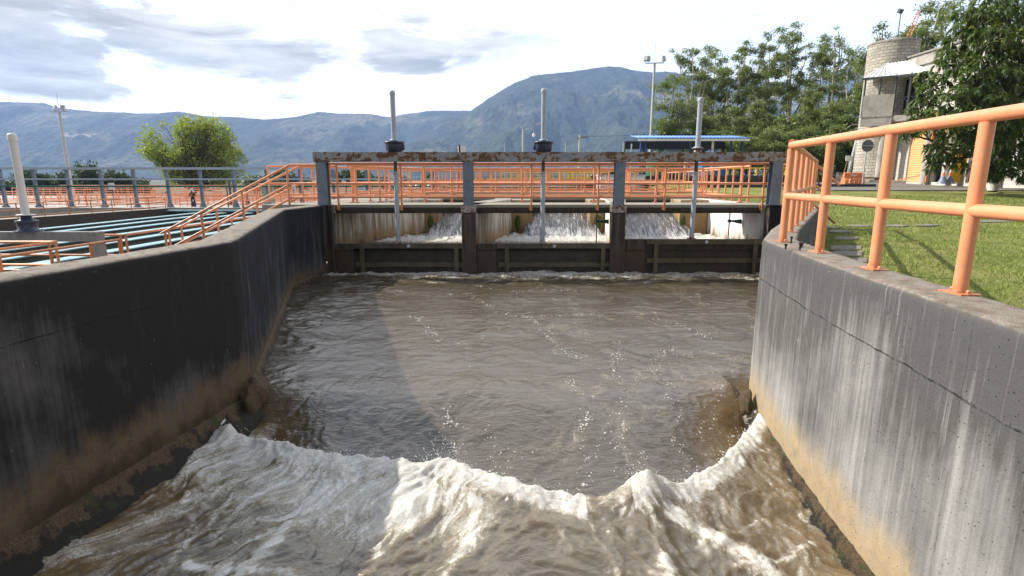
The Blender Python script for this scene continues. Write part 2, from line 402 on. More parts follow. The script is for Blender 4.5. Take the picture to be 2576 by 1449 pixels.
leafmat('leaf_shrub', (.03, .06, .012), (.13, .19, .035), None, .5, .25)
leafmat('grass_blade', (.085, .115, .022), (.36, .42, .11), (.58, .52, .24), .6, .3)

# lawn sheet
m, nt, b = new_mat('lawn'); pos = nt.node('ShaderNodeNewGeometry').outputs['Position']
n1 = nt.noise(pos, .5, 5, .65); n2 = nt.noise(pos, 6, 5, .7); n3 = nt.noise(pos, 60, 4, .8)
c = nt.mix(nt.maprange(n1, .35, .65), (.17, .185, .05), (.32, .30, .11))
c = nt.mix(nt.math('MULTIPLY', nt.maprange(n2, .35, .7), .6), c, (.13, .18, .035)); c = nt.mix(nt.math('MULTIPLY', nt.maprange(n3, .45, .75), .45), c, (.46, .46, .17))
pset(nt, b, c, .95, 0, nt.bump(nt.math('ADD', n3, n2), .9, .04), .1); M['lawn'] = m
m, nt, b = new_mat('ground'); pos = nt.node('ShaderNodeNewGeometry').outputs['Position']
c = nt.mix(nt.maprange(nt.noise(pos, .02, 6, .6), .4, .6), (.05, .07, .025), (.13, .13, .08)); pset(nt, b, c, .95); M['ground'] = m
# hills
m, nt, b = new_mat('hill_forest'); pos = nt.node('ShaderNodeNewGeometry').outputs['Position']
q = nt.mapping(pos, (1/900, 1/900, 1/500)); n1 = nt.noise(q, 1.3, 7, .6, .4); n2 = nt.noise(nt.mapping(pos, (1/90,)*3), 1, 5, .65); 
c = nt.mix(nt.maprange(n2, .35, .65), (.018, .030, .016), (.045, .062, .032))
c = nt.mix(nt.math('MULTIPLY', nt.maprange(n1, .50, .60), .75), c, nt.mix(nt.maprange(n2, .4, .6), (.11, .12, .055), (.19, .15, .10)))
sc = nt.math('MULTIPLY', nt.maprange(nt.noise(q, 3.1, 6, .6, .8), .66, .70), nt.maprange(nt.noise(q, 1.1, 2), .45, .55))
c = nt.mix(nt.math('MULTIPLY', sc, .8), c, (.42, .34, .27))
hh = nt.voro(nt.mapping(pos, (1/22,)*3), 1)
pset(nt, b, c, .95, 0, nt.bump(nt.math('ADD', nt.math('MULTIPLY', n2, 3), hh), .45, 22), .1); M['hill_forest'] = m

# ---------------------------------------------------------------- water
def water_mat(name, lower=True):
    m, nt, b = new_mat(name); pos = nt.node('ShaderNodeNewGeometry').outputs['Position']
    flow = nt.attr('flow', 'Vector'); dens = nt.attr('foam'); tint = nt.attr('tint'); calm = nt.attr('calm'); aer = nt.attr('aer'); fleck = nt.attr('fleck')
    n = nt.noise(flow, 10, 8, .72, .9); n2 = nt.noise(pos, 38, 6, .75, .6); n3 = nt.noise(pos, 150, 3, .8)
    k = nt.math('ADD', nt.math('MULTIPLY', n, .50), nt.math('ADD', nt.math('MULTIPLY', n2, .30), nt.math('MULTIPLY', n3, .20)))
    th = nt.maprange(dens, 0, 1, .72, .21, False)
    f = nt.maprange(nt.math('SUBTRACT', k, th), -.01, .16)
    soft = nt.maprange(nt.math('SUBTRACT', k, th), -.15, .10)
    body = nt.mix(tint, (.064, .056, .036), (.26, .135, .038))
    body = nt.mix(nt.math('MULTIPLY', nt.noise(nt.mapping(pos, (.9, .5, 1)), 1.5, 4, .6), .5), body, (.098, .088, .062))
    body = nt.mix(nt.math('MULTIPLY', aer, nt.maprange(n, .3, .65, .35, 1)), body, (.150, .112, .064))
    milky = nt.mix(nt.math('MULTIPLY', soft, nt.maprange(dens, .05, .6, .15, .85)), body, (.34, .285, .185))
    vd = nt.node('ShaderNodeTexVoronoi'); nt.put(vd.inputs['Vector'], nt.mapping(pos, (1, 1, 0))); nt.put(vd.inputs['Scale'], 27)
    rnd = nt.sep(vd.outputs['Color'])[0]; rad = nt.math('MULTIPLY', nt.math('MULTIPLY', fleck, nt.math('ADD', .15, rnd)), .46)
    dots = nt.math('MULTIPLY', nt.maprange(nt.math('SUBTRACT', rad, vd.outputs['Distance']), -.02, .07), nt.maprange(n2, .40, .5))
    f = nt.math('MAXIMUM', f, dots)
    c = nt.mix(f, milky, nt.mix(nt.maprange(nt.math('ADD', k, nt.math('MULTIPLY', nt.math('SUBTRACT', n3, .5), .35)), .43, .68), (.46, .43, .36), (.94, .94, .92)))
    w1 = nt.noise(nt.mapping(flow, (1, 1.5, 1)), 9, 5, .55, 1.6); w2 = nt.noise(nt.mapping(pos, (.8, 2.0, 1)), 5.5, 6, .56, 2.2)
    hgt = nt.math('ADD', nt.math('MULTIPLY', w1, nt.math('SUBTRACT', 1, calm)), nt.math('MULTIPLY', w2, 1.5))
    hgt = nt.math('ADD', hgt, nt.math('MULTIPLY', nt.math('MULTIPLY', nt.math('ADD', n2, n3), f), 1.3))
    ro = nt.math('ADD', nt.math('MULTIPLY', f, .5), nt.math('ADD', .05, nt.math('MULTIPLY', soft, .10)))
    pset(nt, b, c, ro, 0, nt.bump(hgt, .42, .020)); b.inputs['IOR'].default_value = 1.52
    b.subsurface_method = 'RANDOM_WALK'; nt.put(b.inputs['Subsurface Weight'], nt.math('SUBTRACT', .8, nt.math('MULTIPLY', f, .7))); b.inputs['Subsurface Radius'].default_value = (1.0, .75, .45); b.inputs['Subsurface Scale'].default_value = .32
    nt.put(b.inputs['Specular IOR Level'], nt.math('SUBTRACT', 1.0, nt.math('MULTIPLY', f, .45)))
    M[name] = m
water_mat('river')
m, nt, b = new_mat('foam_drop'); pset(nt, b, (.86, .86, .85), .35); M['foam_drop'] = m
m, nt, b = new_mat('basin_water'); pos = nt.node('ShaderNodeNewGeometry').outputs['Position']
pset(nt, b, (.022, .024, .016), .08, 0, nt.bump(nt.noise(nt.mapping(pos, (3, 1, 1)), 3, 4), .25, .02)); M['basin_water'] = m
m, nt, b = new_mat('chute_water'); pos = nt.node('ShaderNodeNewGeometry').outputs['Position']
q = nt.mapping(pos, (6.5, .9, .9)); n = nt.noise(q, 1.7, 6, .6, .5); n2 = nt.noise(q, 5, 5, .6, .4)
sp = nt.sep(pos)[2]
f = nt.maprange(nt.math('ADD', nt.math('ADD', nt.math('MULTIPLY', n, .6), nt.math('MULTIPLY', n2, .4)), nt.maprange(sp, -.6, -1.4, 0, .16)), .50, .70)
pset(nt, b, nt.mix(f, (.075, .07, .062), (.60, .60, .60)), nt.math('ADD', .12, nt.math('MULTIPLY', f, .3)), 0, nt.bump(nt.math('ADD', n, n2), .7, .03)); M['chute_water'] = m
# wet mossy rubble footing
m, nt, b = new_mat('footing'); pos = nt.node('ShaderNodeNewGeometry').outputs['Position']; uv = nt.attr('uvm', 'Vector'); s = nt.sep(uv)
a = nt.noise(pos, 90, 5, .8); mm = nt.noise(nt.mapping(pos, (1, 1, .6)), 7, 6, .7)
c = nt.mix(nt.maprange(a, .4, .65), (.06, .038, .018), (.24, .155, .075))
c = nt.mix(nt.maprange(nt.math('ADD', mm, nt.math('MULTIPLY', s[1], .9)), .62, .74), c, (.022, .018, .012))
c = nt.mix(nt.math('MULTIPLY', nt.maprange(nt.noise(pos, 5, 6, .7), .54, .64), .9), c, (.045, .062, .012))
c = nt.mix(nt.maprange(s[1], .92, .99), c, (.03, .034, .034))
pset(nt, b, c, .6, 0, nt.bump(nt.math('ADD', a, nt.math('MULTIPLY', mm, 1.5)), 1, .03)); M['footing'] = m
M['footing_dark'] = M['footing'].copy(); 
# ================================================================ walls along the channel
def resample(pts, step):
    out = [Vector(pts[0])]
    for a, b in zip(pts[:-1], pts[1:]):
        a, b = Vector(a), Vector(b); n = max(1, int(round((b-a).length/step)))
        for i in range(1, n+1): out.append(a.lerp(b, i/n))
    return out
def smooth_pts(pts, it=2):
    pts = [Vector(p) for p in pts]
    for _ in range(it):
        q = [pts[0]]
        for a, b in zip(pts[:-1], pts[1:]): q += [a.lerp(b, .25), a.lerp(b, .75)]
        q.append(pts[-1]); pts = q
    return pts
def sweep(name, line, side, prof, mat, seed=0, rough=.012, step=.06, sheet=True, capends=False):
    """line: 2D pts; side +1 = outward to the right of travel; prof: [(offset, z)] -> grid with uvm (length, height)"""
    pts = resample(line, step); n = len(pts); L = [0]
    for a, b in zip(pts[:-1], pts[1:]): L.append(L[-1]+(b-a).length)
    nor = []
    for i in range(n):
        w = max(1, int(.12/step)); d = (pts[min(i+w, n-1)]-pts[max(i-w, 0)]).normalized(); nor.append(Vector((d.y, -d.x))*side)
    off = np.array([p[0] for p in prof]); zz = np.array([p[1] for p in prof])
    px = np.array([p.x for p in pts])[:, None]; py = np.array([p.y for p in pts])[:, None]
    nx = np.array([p.x for p in nor])[:, None]; ny = np.array([p.y for p in nor])[:, None]
    L = np.array(L)[:, None]
    arc = np.concatenate([[0], np.cumsum(np.hypot(np.diff(off), np.diff(zz)))])[None, :]
    e = fbm(L*6+seed, arc*6, 4, seed)*rough + fbm(L*22, arc*22, 2, seed+5)*rough*.35
    X = px+nx*(off[None, :]+e*.6); Y = py+ny*(off[None, :]+e*.6); Z = zz[None, :]+e*.5+0*L
    if side > 0: X, Y, Z = X[:, ::-1], Y[:, ::-1], Z[:, ::-1]
    uv = np.stack([L+0*X, Z, 0*X], -1)
    if sheet == 'foot': 
        v = (arc/arc[0, -1]+0*X); v = v[:, ::-1] if side > 0 else v
        uv = np.stack([L+0*X, v, 0*X], -1)
    return grid_mesh(name, X, Y, Z, mat, vattrs={'uvm': uv})
def wall_prof(w, zt, zb, zo, b=.035):
    p = [(0, z) for z in np.arange(zb, zt-b-.01, .1)]
    p += [(0, zt-b*1.3), (b*.25, zt-b*.45), (b*.8, zt-b*.08)] + [(x, zt) for x in np.linspace(b*1.8, w-b*1.2, 6)]
    p += [(w-b*.4, zt-b*.2), (w, zt-b)] + [(w, z) for z in np.linspace(zt-.12, zo, 7)]
    return p
RIN = smooth_pts([(2.12, -1.5), (2.25, 1), (2.37, 2.42), (2.48, 3.14), (2.57, 4.09), (2.74, 5.2), (2.88, 6.0)], 2) + [Vector(p) for p in ((2.93, 6.25), (2.97, 6.42), (3.69, 7.75), (6.72, 12.75), (7.30, 13.7))]
LIN = smooth_pts([(-4.0, -1.5), (-3.88, 1), (-3.72, 2.5), (-3.56, 3.71), (-3.40, 4.8), (-3.22, 5.9)], 2) + [Vector(p) for p in ((-3.19, 6.15), (-3.24, 6.4), (-5.24, 12.6), (-5.30, 12.84), (-5.24, 13.2), (-5.12, 14.82))]
nr = [i for i, p in enumerate(RIN) if p.y > 6.2][0]; nl = [i for i, p in enumerate(LIN) if p.y > 6.2][0]
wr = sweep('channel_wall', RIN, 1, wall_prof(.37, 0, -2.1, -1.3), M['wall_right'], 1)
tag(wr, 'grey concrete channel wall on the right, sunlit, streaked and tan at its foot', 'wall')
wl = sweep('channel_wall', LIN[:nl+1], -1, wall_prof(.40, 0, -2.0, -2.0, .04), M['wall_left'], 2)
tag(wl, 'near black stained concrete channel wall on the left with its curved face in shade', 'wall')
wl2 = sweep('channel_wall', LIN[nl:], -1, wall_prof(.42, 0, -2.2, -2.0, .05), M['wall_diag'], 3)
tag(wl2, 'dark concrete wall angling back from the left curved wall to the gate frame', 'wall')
# footings (wet ledge at the foot of the walls)
def foot_prof(w, z0, dz):
    return [(0.02, z0+.05), (0.0, z0), (-.035, z0-.02), (-.05, z0-.10)] + [(-.05-w*t, z0-.10-dz*t) for t in np.linspace(.1, 1, 8)] + [(-w-.075, z0-.1-dz-.09), (-w-.08, z0-.1-dz-.5)]
fr = sweep('wall_footing', RIN[:nr-1], 1, foot_prof(.05, -1.97, .02), M['footing'], 8, .03, .03, 'foot')
tag(fr, 'mossy tan ledge along the foot of the sunlit right wall', 'ledge')
fl = sweep('wall_footing', LIN[:nl], -1, foot_prof(.15, -1.86, .10), M['footing'], 9, .04, .03, 'foot')
tag(fl, 'wet dark ledge with moss and gravel along the foot of the black left wall', 'ledge')
fl2 = sweep('wall_footing', LIN[nl:], -1, foot_prof(.03, -1.76, .10), M['footing'], 10, .03, .04, 'foot')
tag(fl2, 'narrow mossy ledge at the waterline of the angled dark wall', 'ledge')
# mossy stub of rock where the right wall begins
rng = np.random.default_rng(5)
def rock(name, c, r, mat, seed, sub=3):
    bm = bmesh.new(); bmesh.ops.create_icosphere(bm, subdivisions=sub, radius=1)
    for v in bm.verts:
        k = 1+.35*float(pn(v.co.x*1.7+seed, v.co.y*1.7+v.co.z*1.3))+.12*float(pn(v.co.x*5+seed, v.co.z*5+v.co.y*4))
        v.co = Vector((v.co.x*r[0]*k, v.co.y*r[1]*k, v.co.z*r[2]*k))
    me = bpy.data.meshes.new(name); bm.to_mesh(me); bm.free(); me.materials.append(mat)
    me.polygons.foreach_set('use_smooth', [True]*len(me.polygons))
    at = me.attributes.new('uvm', 'FLOAT_VECTOR', 'POINT')
    return link_mesh(name, me, None, c)
tag(rock('rock', (2.80, 6.10, -1.93), (.07, .13, .15), M['footing'], 2), 'mossy stub of broken concrete at the upstream foot of the right wall', 'rock')
o = rock('rock', (-3.13, 6.22, -1.92), (.12, .26, .26), M['footing'], 6); tag(o, 'dark mossy broken block at the foot of the left wall corner', 'rock')
# stair/end wall to the right of the gate frame (faces the camera) and the short return
MBx = MB().box(7.06, 8.3, 14.9, 15.3, -2.2, 0)
def add_uvm(o):
    me = o.data; at = me.attributes.new('uvm', 'FLOAT_VECTOR', 'POINT'); off = worldloc(o)
    n = len(me.vertices); co = np.zeros(n*3, np.float32); me.vertices.foreach_get('co', co); co = co.reshape(-1, 3)+np.array(off)
    at.data.foreach_set('vector', np.stack([co[:, 0]+co[:, 1], co[:, 2], 0*co[:, 0]], -1).astype(np.float32).reshape(-1)); return o
o = add_uvm(MBx.build('end_wall', M['wall_diag'], None, .04)); tag(o, 'blackened concrete end wall beside the right post of the gate frame', 'wall')
o = add_uvm(MB().add([(7.25, 13.6, -1.4), (7.7, 13.4, -1.4), (8.3, 14.92, -1.4), (7.7, 14.92, -1.4), (7.25, 13.6, 0), (7.7, 13.4, 0), (8.3, 14.92, 0), (7.7, 14.92, 0)],
    [(0, 3, 2, 1), (4, 5, 6, 7), (0, 1, 5, 4), (1, 2, 6, 5), (2, 3, 7, 6), (3, 0, 4, 7)]).build('return_wall', M['pale_conc'], None, .02)); tag(o, 'short pale concrete return closing the right wall onto the end wall', 'wall')
# ================================================================ water in the channel
def curve_dist(X, Y, pts):
    """distance to polyline, and parameter along"""
    best = np.full(X.shape, 1e9); par = np.zeros(X.shape); acc = 0
    for a, b in zip(pts[:-1], pts[1:]):
        ax, ay, bx, by = a[0], a[1], b[0], b[1]; L = math.hypot(bx-ax, by-ay)
        t = np.clip(((X-ax)*(bx-ax)+(Y-ay)*(by-ay))/(L*L), 0, 1)
        d = np.hypot(X-ax-t*(bx-ax), Y-ay-t*(by-ay)); k = d < best
        best = np.where(k, d, best); par = np.where(k, acc+t*L, par); acc += L
    return best, par/acc
def pw(z, *pp):
    return [tuple(P(x, y, z=z)[:2]) for x, y in pp]
ZL = -2.04
CREST = pw(ZL, (560, 1085), (640, 1105), (760, 1143), (900, 1157), (1050, 1170), (1130, 1163), (1200, 1192), (1300, 1228), (1400, 1247), (1500, 1262), (1560, 1258), (1630, 1248), (1700, 1230), (1780, 1190), (1840, 1140), (1878, 1085), (1900, 1050))
fx = np.array([p[0] for p in CREST]); fy = np.array([p[1] for p in CREST])
def water_fields(X, Y):
    yF = np.interp(X, fx, fy, left=fy[0]+.3, right=fy[-1]+.3)
    wob = .08*fbm(X*2.2, Y*.3, 3, 11)+.045*fbm(X*9, Y*2, 3, 12)+.018*fbm(X*26, Y*9, 2, 13)
    s = Y-(yF+wob)
    # mean level: pool, glassy drop, trough, standing wave
    top = 6.62
    k = sst(0.0, 1, (Y-yF-.05)/np.maximum(top-yF, .8))
    up = -1.90-.40*(1-k)
    dn = -1.99-.10*sst(0, 1.1, -s)
    jump = sst(.14, -.10, s)
    Z = up*(1-jump)+dn*jump
    Z += .04*np.exp(-((s+.15)/.16)**2)*(.7+.6*fbm(X*4, Y*2, 3, 21))
    low = sst(.1, -.25, s)
    # flow-warped coords
    wx = X+.35*fbm(X*.8, Y*.8, 2, 31)+.10*fbm(X*3, Y*3, 2, 33); wy = Y+.35*fbm(X*.8, Y*.8, 2, 32)+.10*fbm(X*3, Y*3, 2, 34)
    lx = wx-(Y-4.5)*(.5-.75*sst(-.6, 1.2, X))*low            # runs slant with the current
    turb = fbm(lx*1.7, wy*1.0, 5, 41, .55, True)
    Z += low*(.065*(turb-.25)+.026*fbm(lx*5+.5*turb, wy*2.6, 4, 43, .5, True)+.018*fbm(lx*15+turb, wy*4.2, 3, 45, .55)+.004*fbm(lx*40, wy*14, 2, 46))
    Z += np.exp(-((s+.02)/.12)**2)*(.075*fbm(X*8, Y*8, 4, 47, .5)*.5+.03)*sst(2.9, 2.4, np.abs(X))
    # pool surface
    pool = 1-low
    swell = fbm(wx*.9, wy*1.3, 3, 51)*.06+fbm(wx*2.0, wy*4.2, 4, 53, .5, True)*.024+fbm(wx*6, wy*12, 3, 55, .5)*.0055
    rough = .55+1.1*sst(12.2, 14.6, Y)+.6*sst(-2.2, -4, X)*sst(6.5, 8, Y)
    calm = sst(0.15, .6, s)*sst(7.6, 6.6, Y)
    Z += pool*swell*rough*(1-.55*calm)
    Z += pool*.02*calm*fbm(wx*3.5, wy*1.3, 4, 57)+pool*calm*.006*fbm(wx*14, wy*9, 3, 58)                  # stretched sheets over the drop
    # side boils
    # foam density
    D = np.zeros_like(X)
    D = np.maximum(D, 1.0*np.exp(-((s+.15)/.22)**2)*(1.04-.25*np.abs(fbm(X*1.3, Y*0, 2, 61)))*np.where((X > .62) & (X < 1.0), .45, 1))
    left = sst(1.15, -.2, X)
    D = np.maximum(D, left*sst(.03, -.05, s)*(.49+.42*np.exp(np.minimum(s, 0)/.38)-.16*sst(.6, 1.6, -s)+.66*fbm(lx*1.9, wy*1.2, 5, 63, .6)))
    right = 1-left
    D = np.maximum(D, right*sst(.03, -.05, s)*(.30+.55*np.exp(np.minimum(s, 0)/.17)+.36*fbm(lx*2.4, wy*1.5, 5, 64, .6)))
    bumpz = np.zeros_like(X)
    for pts, w, a, h in STREAKS:
        d, t = curve_dist(X+.05*fbm(X*3, Y*3, 3, 71), Y+.05*fbm(X*3, Y*3, 3, 72), pts)
        ww = w*(.7+.6*np.abs(fbm(t*6, t*0, 2, 73))*2)
        g = np.exp(-(d/(ww*1.25))**1.6); D = np.maximum(D, a*g*(.86+.55*fbm(X*9, Y*6, 4, 74, .65))); bumpz += h*np.exp(-(d/(w*1.5))**2)
    Z += bumpz
    # dark glassy tongues
    for cx, cy, rx, ry, am in ((.15, 3.75, .33, .33, .45), (-.55, 3.45, .35, .25, .25), (1.15, 3.7, .28, .30, .25)):
        D -= am*np.exp(-((X-cx)/rx)**2-((Y-cy)/ry)**2)
    # gate wash
    gw = sst(12.6, 14.6, Y+.4*fbm(X*1.2, Y*1.2, 3, 81))
    D = np.maximum(D, gw*pool*(.50+.45*fbm(wx*1.6, wy*3, 4, 82))*sst(-4.6, -2.5, X))
    D = np.maximum(D, pool*sst(13.9, 14.7, Y)*.62)
    Z += pool*sst(13.2, 14.6, Y)*.045*np.abs(fbm(X*3.4, Y*5, 4, 84, .6))
    # drifting foam lines on the pool
    ln = 1-np.abs(fbm(wx*.62+3, wy*.38, 3, 85))*7
    D = np.maximum(D, pool*(1-.5*sst(.3, -2, X))*np.clip(ln, 0, 1)*.34*sst(.55, .45, np.abs(fbm(wx*2.1, wy*2.1, 2, 86)-.3)))
    D = np.maximum(D, pool*.06)
    D = D*(1-.8*calm*sst(.5, -1.2, X))
    # edge splash against the right wall and left kerb
    tint = .10+.5*sst(1.9, 2.7, X-(.12*(6.2-Y)*-1))*sst(7.2, 6.0, Y)+.45*sst(-2.2, -3.2, X)*sst(6.6, 5.4, Y)
    tint = np.clip(tint+.35*pool*sst(6.6, 5.2, Y)*sst(-2.2, -2.9, X)+.07*calm*(.5+fbm(X*1.2, Y*1.6, 3, 88)), 0, 1)
    aer = low*np.clip(1.05-.45*sst(.2, 2, -s)-.5*sst(-.8, -3.2, X)+.3*fbm(lx*1.1, wy*.8, 3, 89), 0, 1)
    return Z, np.clip(D, 0, 1.05), tint, calm, lx, wy, s, aer
STREAKS = [
    (pw(ZL, (1605, 1238), (1612, 1262)), .13, 1.05, .13),
    (pw(ZL, (1600, 1250), (1635, 1330), (1665, 1400), (1690, 1470)), .065, .90, .03),
    (pw(ZL, (1610, 1250), (1680, 1309), (1781, 1356), (1860, 1395), (1931, 1449), (1990, 1500)), .10, .92, .05),
    (pw(ZL, (1440, 1262), (1470, 1300), (1500, 1360), (1560, 1450)), .035, .62, 0),
    (pw(ZL, (1190, 1270), (1199, 1335), (1165, 1375), (1128, 1420), (1110, 1480)), .085, .98, .03),
    (pw(ZL, (1240, 1225), (1290, 1260), (1380, 1268), (1430, 1262)), .07, .62, .0),
    (pw(ZL, (722, 1320), (690, 1360), (640, 1420), (600, 1470)), .09, .86, .03),
    (pw(ZL, (470, 1420), (560, 1440), (680, 1445), (760, 1470)), .07, .86, .03),
    (pw(ZL, (575, 1250), (520, 1310), (430, 1400)), .06, .66, .0),
    (pw(ZL, (930, 1330), (955, 1360), (940, 1400)), .05, .7, .0),
    (pw(ZL, (600, 1095), (640, 1060)), .10, .95, .07),
    (pw(ZL, (1750, 1380), (1850, 1340), (1930, 1300)), .035, .55, 0),
    (pw(ZL, (1850, 1430), (1980, 1400), (2060, 1360)), .045, .72, .02),
    (pw(ZL, (1700, 1290), (1800, 1285), (1900, 1300)), .035, .5, 0),
]
POOLFLECKS = [pw(-1.9, *q) for q in (
    ((1700, 870), (1650, 900), (1665, 960), (1710, 1010), (1700, 1050), (1740, 1100), (1755, 1150)),
    ((1430, 950), (1470, 1020), (1500, 1070), (1480, 1110), (1460, 1170)),
    ((1490, 1060), (1560, 1040), (1570, 990), (1540, 930), (1560, 860)),
    ((1330, 800), (1400, 870), (1460, 900)), ((1180, 740), (1260, 790), (1330, 800), (1500, 790)),
    ((1780, 850), (1720, 820), (1640, 800)), ((1860, 960), (1800, 990), (1770, 1040)), ((1870, 1020), (1820, 1060), (1850, 1100)),
    ((1100, 860), (1060, 800), (980, 790)), ((1120, 1010), (1140, 1050), (1130, 1090)), ((1245, 1040), (1250, 1100), (1240, 1150)),
    ((1200, 720), (1300, 735), (1420, 728), (1520, 735)), ((980, 730), (1080, 745), (1180, 738)))]
rows = np.concatenate([np.arange(2.5, 6.9, .0135), np.arange(6.9, 9.5, .022), np.arange(9.5, 15.16, .032)])
cols = np.arange(-6.0, 7.75, .0185)
X, Y = np.meshgrid(cols, rows)
Z, D, T, C, lx, wy, s, AE = water_fields(X, Y)
FK = np.clip(fbm(X*.8, Y*.8, 3, 95)-.12, 0, 1)*.9*(s > .1)*sst(-3.5, -1, X)+(s > .1)*np.clip(1-np.abs(fbm(lx*.62+3, wy*.38, 3, 85))*8, 0, 1)*.5*sst(-3, 0, X)
for pts in POOLFLECKS:
    d, t = curve_dist(X+.10*fbm(X*2.6, Y*2.6, 3, 91), Y+.10*fbm(X*2.6, Y*2.6, 3, 92), pts)
    FK = np.maximum(FK, sst(-.05, .1, s)*(.75+.9*fbm(X*3, Y*3, 3, 93))*np.exp(-(d/.13)**2))
jj = sst(.1, -.25, s)
fl = np.stack([lx*(1+.25*jj), wy*.72*(1-.42*jj), 0*X], -1)
water = grid_mesh('water', X, Y, Z, M['river'], {'foam': D, 'tint': T, 'calm': C, 'aer': AE, 'fleck': FK}, {'flow': fl})
tag(water, None, None, None, 'structure')
# droplets thrown up along the crest
ico = bmesh.new(); bmesh.ops.create_icosphere(ico, subdivisions=1, radius=1)
iv = np.array([v.co[:] for v in ico.verts]); itf = np.array([[v.index for v in f.verts] for f in ico.faces]); ico.free()
drops = []
for i in range(1000):
    k = RNG.random()
    if k < .70:
        j = RNG.integers(0, len(CREST)-1); t = RNG.random(); x = CREST[j][0]*(1-t)+CREST[j+1][0]*t; y = CREST[j][1]*(1-t)+CREST[j+1][1]*t-.08
        if .62 < x < .95: continue
        x += RNG.normal(0, .03); y += RNG.normal(0, .05); h = abs(RNG.normal(0, .025))-.01
    elif k < .87:
        c = pw(ZL, (1605, 1245))[0]; x = c[0]+RNG.normal(0, .09); y = c[1]+RNG.normal(0, .06); h = .08+abs(RNG.normal(0, .07))
    else:
        c = pw(ZL, (1120, 1168))[0]; x = c[0]+RNG.normal(0, .12); y = c[1]+RNG.normal(0, .05); h = abs(RNG.normal(0, .06))
    drops.append((x, y, -1.95+h, abs(RNG.normal(.0015, .0014))+.0011))
dv = np.concatenate([iv*np.array([d[3], d[3], d[3]*1.3])+np.array(d[:3]) for d in drops]); df = np.concatenate([itf+i*len(iv) for i in range(len(drops))])
me = bpy.data.meshes.new('spray'); fill_mesh(me, dv, df); me.materials.append(M['foam_drop']); tag(link_mesh('spray', me), 'fine white droplets thrown up along the breaking wave', 'spray', None, 'stuff')

# ================================================================ pool between gates and chutes
cols = np.arange(-5.2, 7.1, .04); rows = np.arange(14.9, 20.6, .04); X, Y = np.meshgrid(cols, rows)
Z = -1.23+sst(16.6, 18.0, Y)*(.09*np.abs(fbm(X*2.2, Y*2.2, 3, 101, .5))*2)+.02*fbm(X*8, Y*8, 3, 102)
up = grid_mesh('foaming_water', X, Y, Z, M['river'], {'foam': .30+.6*sst(16.4, 17.8, Y)+0*X, 'tint': 0*X+.1, 'calm': 0*X, 'aer': 0*X+.6}, {'flow': np.stack([X, Y, 0*X], -1)}); tag(up, None, None, None, 'structure')
def chute(xa, xb, n):
    t = np.linspace(0, 1, 60)[:, None]; u = np.linspace(0, 1, 60)[None, :]
    xl = xa-.42*t**1.5; xr = xb+.42*t**1.5; X = xl+(xr-xl)*u+0*t; Y = 20.9-2.7*t+0*u
    Z = -.36-.90*(t**1.8)+.05*fbm(X*2.2+n*7, Y*.8, 3, 110+n)+.015*fbm(X*8, Y*1.2, 3, 114+n, .5, True)-.10*((2*u-1)**6)*sst(0, .4, t)*(1-.3*t)
    o = grid_mesh('water_chute', X, Y, Z, M['chute_water']); tag(o, None, None, None, 'structure')
for n, (a, b) in enumerate(((-2.55, -.75), (.72, 2.70), (4.0, 5.85))): chute(a, b, n)
o = MB().box(-5.6, 7.0, 20.9, 27.4, -.8, -.37).build('inlet_water', M['chute_water']); tag(o, None, None, None, 'structure')
def prism(mb, poly, z0, z1):
    n = len(poly); return mb.add([(x, y, z) for z in (z0, z1) for x, y in poly], [tuple(range(n))[::-1], tuple(range(n, 2*n))]+[(i, (i+1) % n, n+(i+1) % n, n+i) for i in range(n)])
PG = 'concrete piers between the gate bays'
for poly, mt, lab in (
  ([(-4.98, 15.56), (-4.72, 16.3), (-4.0, 17.7), (-3.05, 19.1), (-3.05, 20.4), (-6.2, 20.4), (-6.2, 16.66), (-5.3, 16.66), (-5.3, 15.56)], 'pier_stain', 'white streaked concrete side wall of the left gate bay'),
  ([(-1.30, 15.18), (-.95, 15.18), (-.55, 17.2), (-.02, 19.1), (-.02, 20.4), (-.62, 20.4), (-.62, 19.2), (-1.25, 17)], 'pier_stain', 'stained concrete pier between the left and middle gate bays'),
  ([(2.80, 15.18), (3.11, 15.18), (3.5, 17.4), (3.95, 19.1), (3.95, 20.4), (3.26, 20.4), (3.26, 19.1), (3.05, 17.4)], 'pier_white', 'concrete pier between the middle and right gate bays'),
  ([(6.92, 15.32), (7.35, 15.32), (7.35, 21.4), (6.87, 21.4), (6.87, 18), (6.96, 16.2)], 'pier_white', 'bright white concrete side wall of the right gate bay')):
    o = prism(MB(), poly, -2.2, 0).build('concrete_pier', M[mt], None, .02); tag(o, lab, 'pier', PG)
for x0, x1, lab in ((-3.04, -2.55, 'tan mossy buttress left of the left chute'), (-.01, .72, 'tan mossy buttress left of the middle chute'), (2.72, 3.25, 'sunlit tan buttress right of the middle chute'), (5.87, 6.86, 'sunlit tan buttress right of the right chute')):
    o = prism(MB(), [(x0, 19.12), (x1, 19.12), (x1, 20.42), (x0, 20.42)], -2.2, -.02).build('buttress', M['pier_tan'], None, .03); tag(o, lab, 'buttress', 'buttresses beside the water chutes')
# moss curtains
for x, y, lab in ((-2.85, 19.08, 'left'), (.20, 19.08, 'middle'), (3.02, 19.08, 'right'), (5.98, 19.08, 'far right')):
    g = np.linspace(0, 1, 16); U, V = np.meshgrid(g, g); w = .12*np.sin(np.clip(V*1.05+.05, 0, 1)*math.pi)**.6*(.7+.8*np.abs(fbm(V*4+x, U*0, 2, 9)))
    X = x+(U-.5)*2*w+.03*fbm(V*5, U*0, 2, 7); Yy = y-.05*np.sin(U*math.pi)-.02*np.abs(fbm(U*9, V*9, 2, 8)); Zz = -.55-.6*V
    o = grid_mesh('moss_patch', X, Yy, Zz, M['moss_green']); tag(o, f'green moss patch on the {lab} buttress', 'moss', 'moss patches on the buttresses')

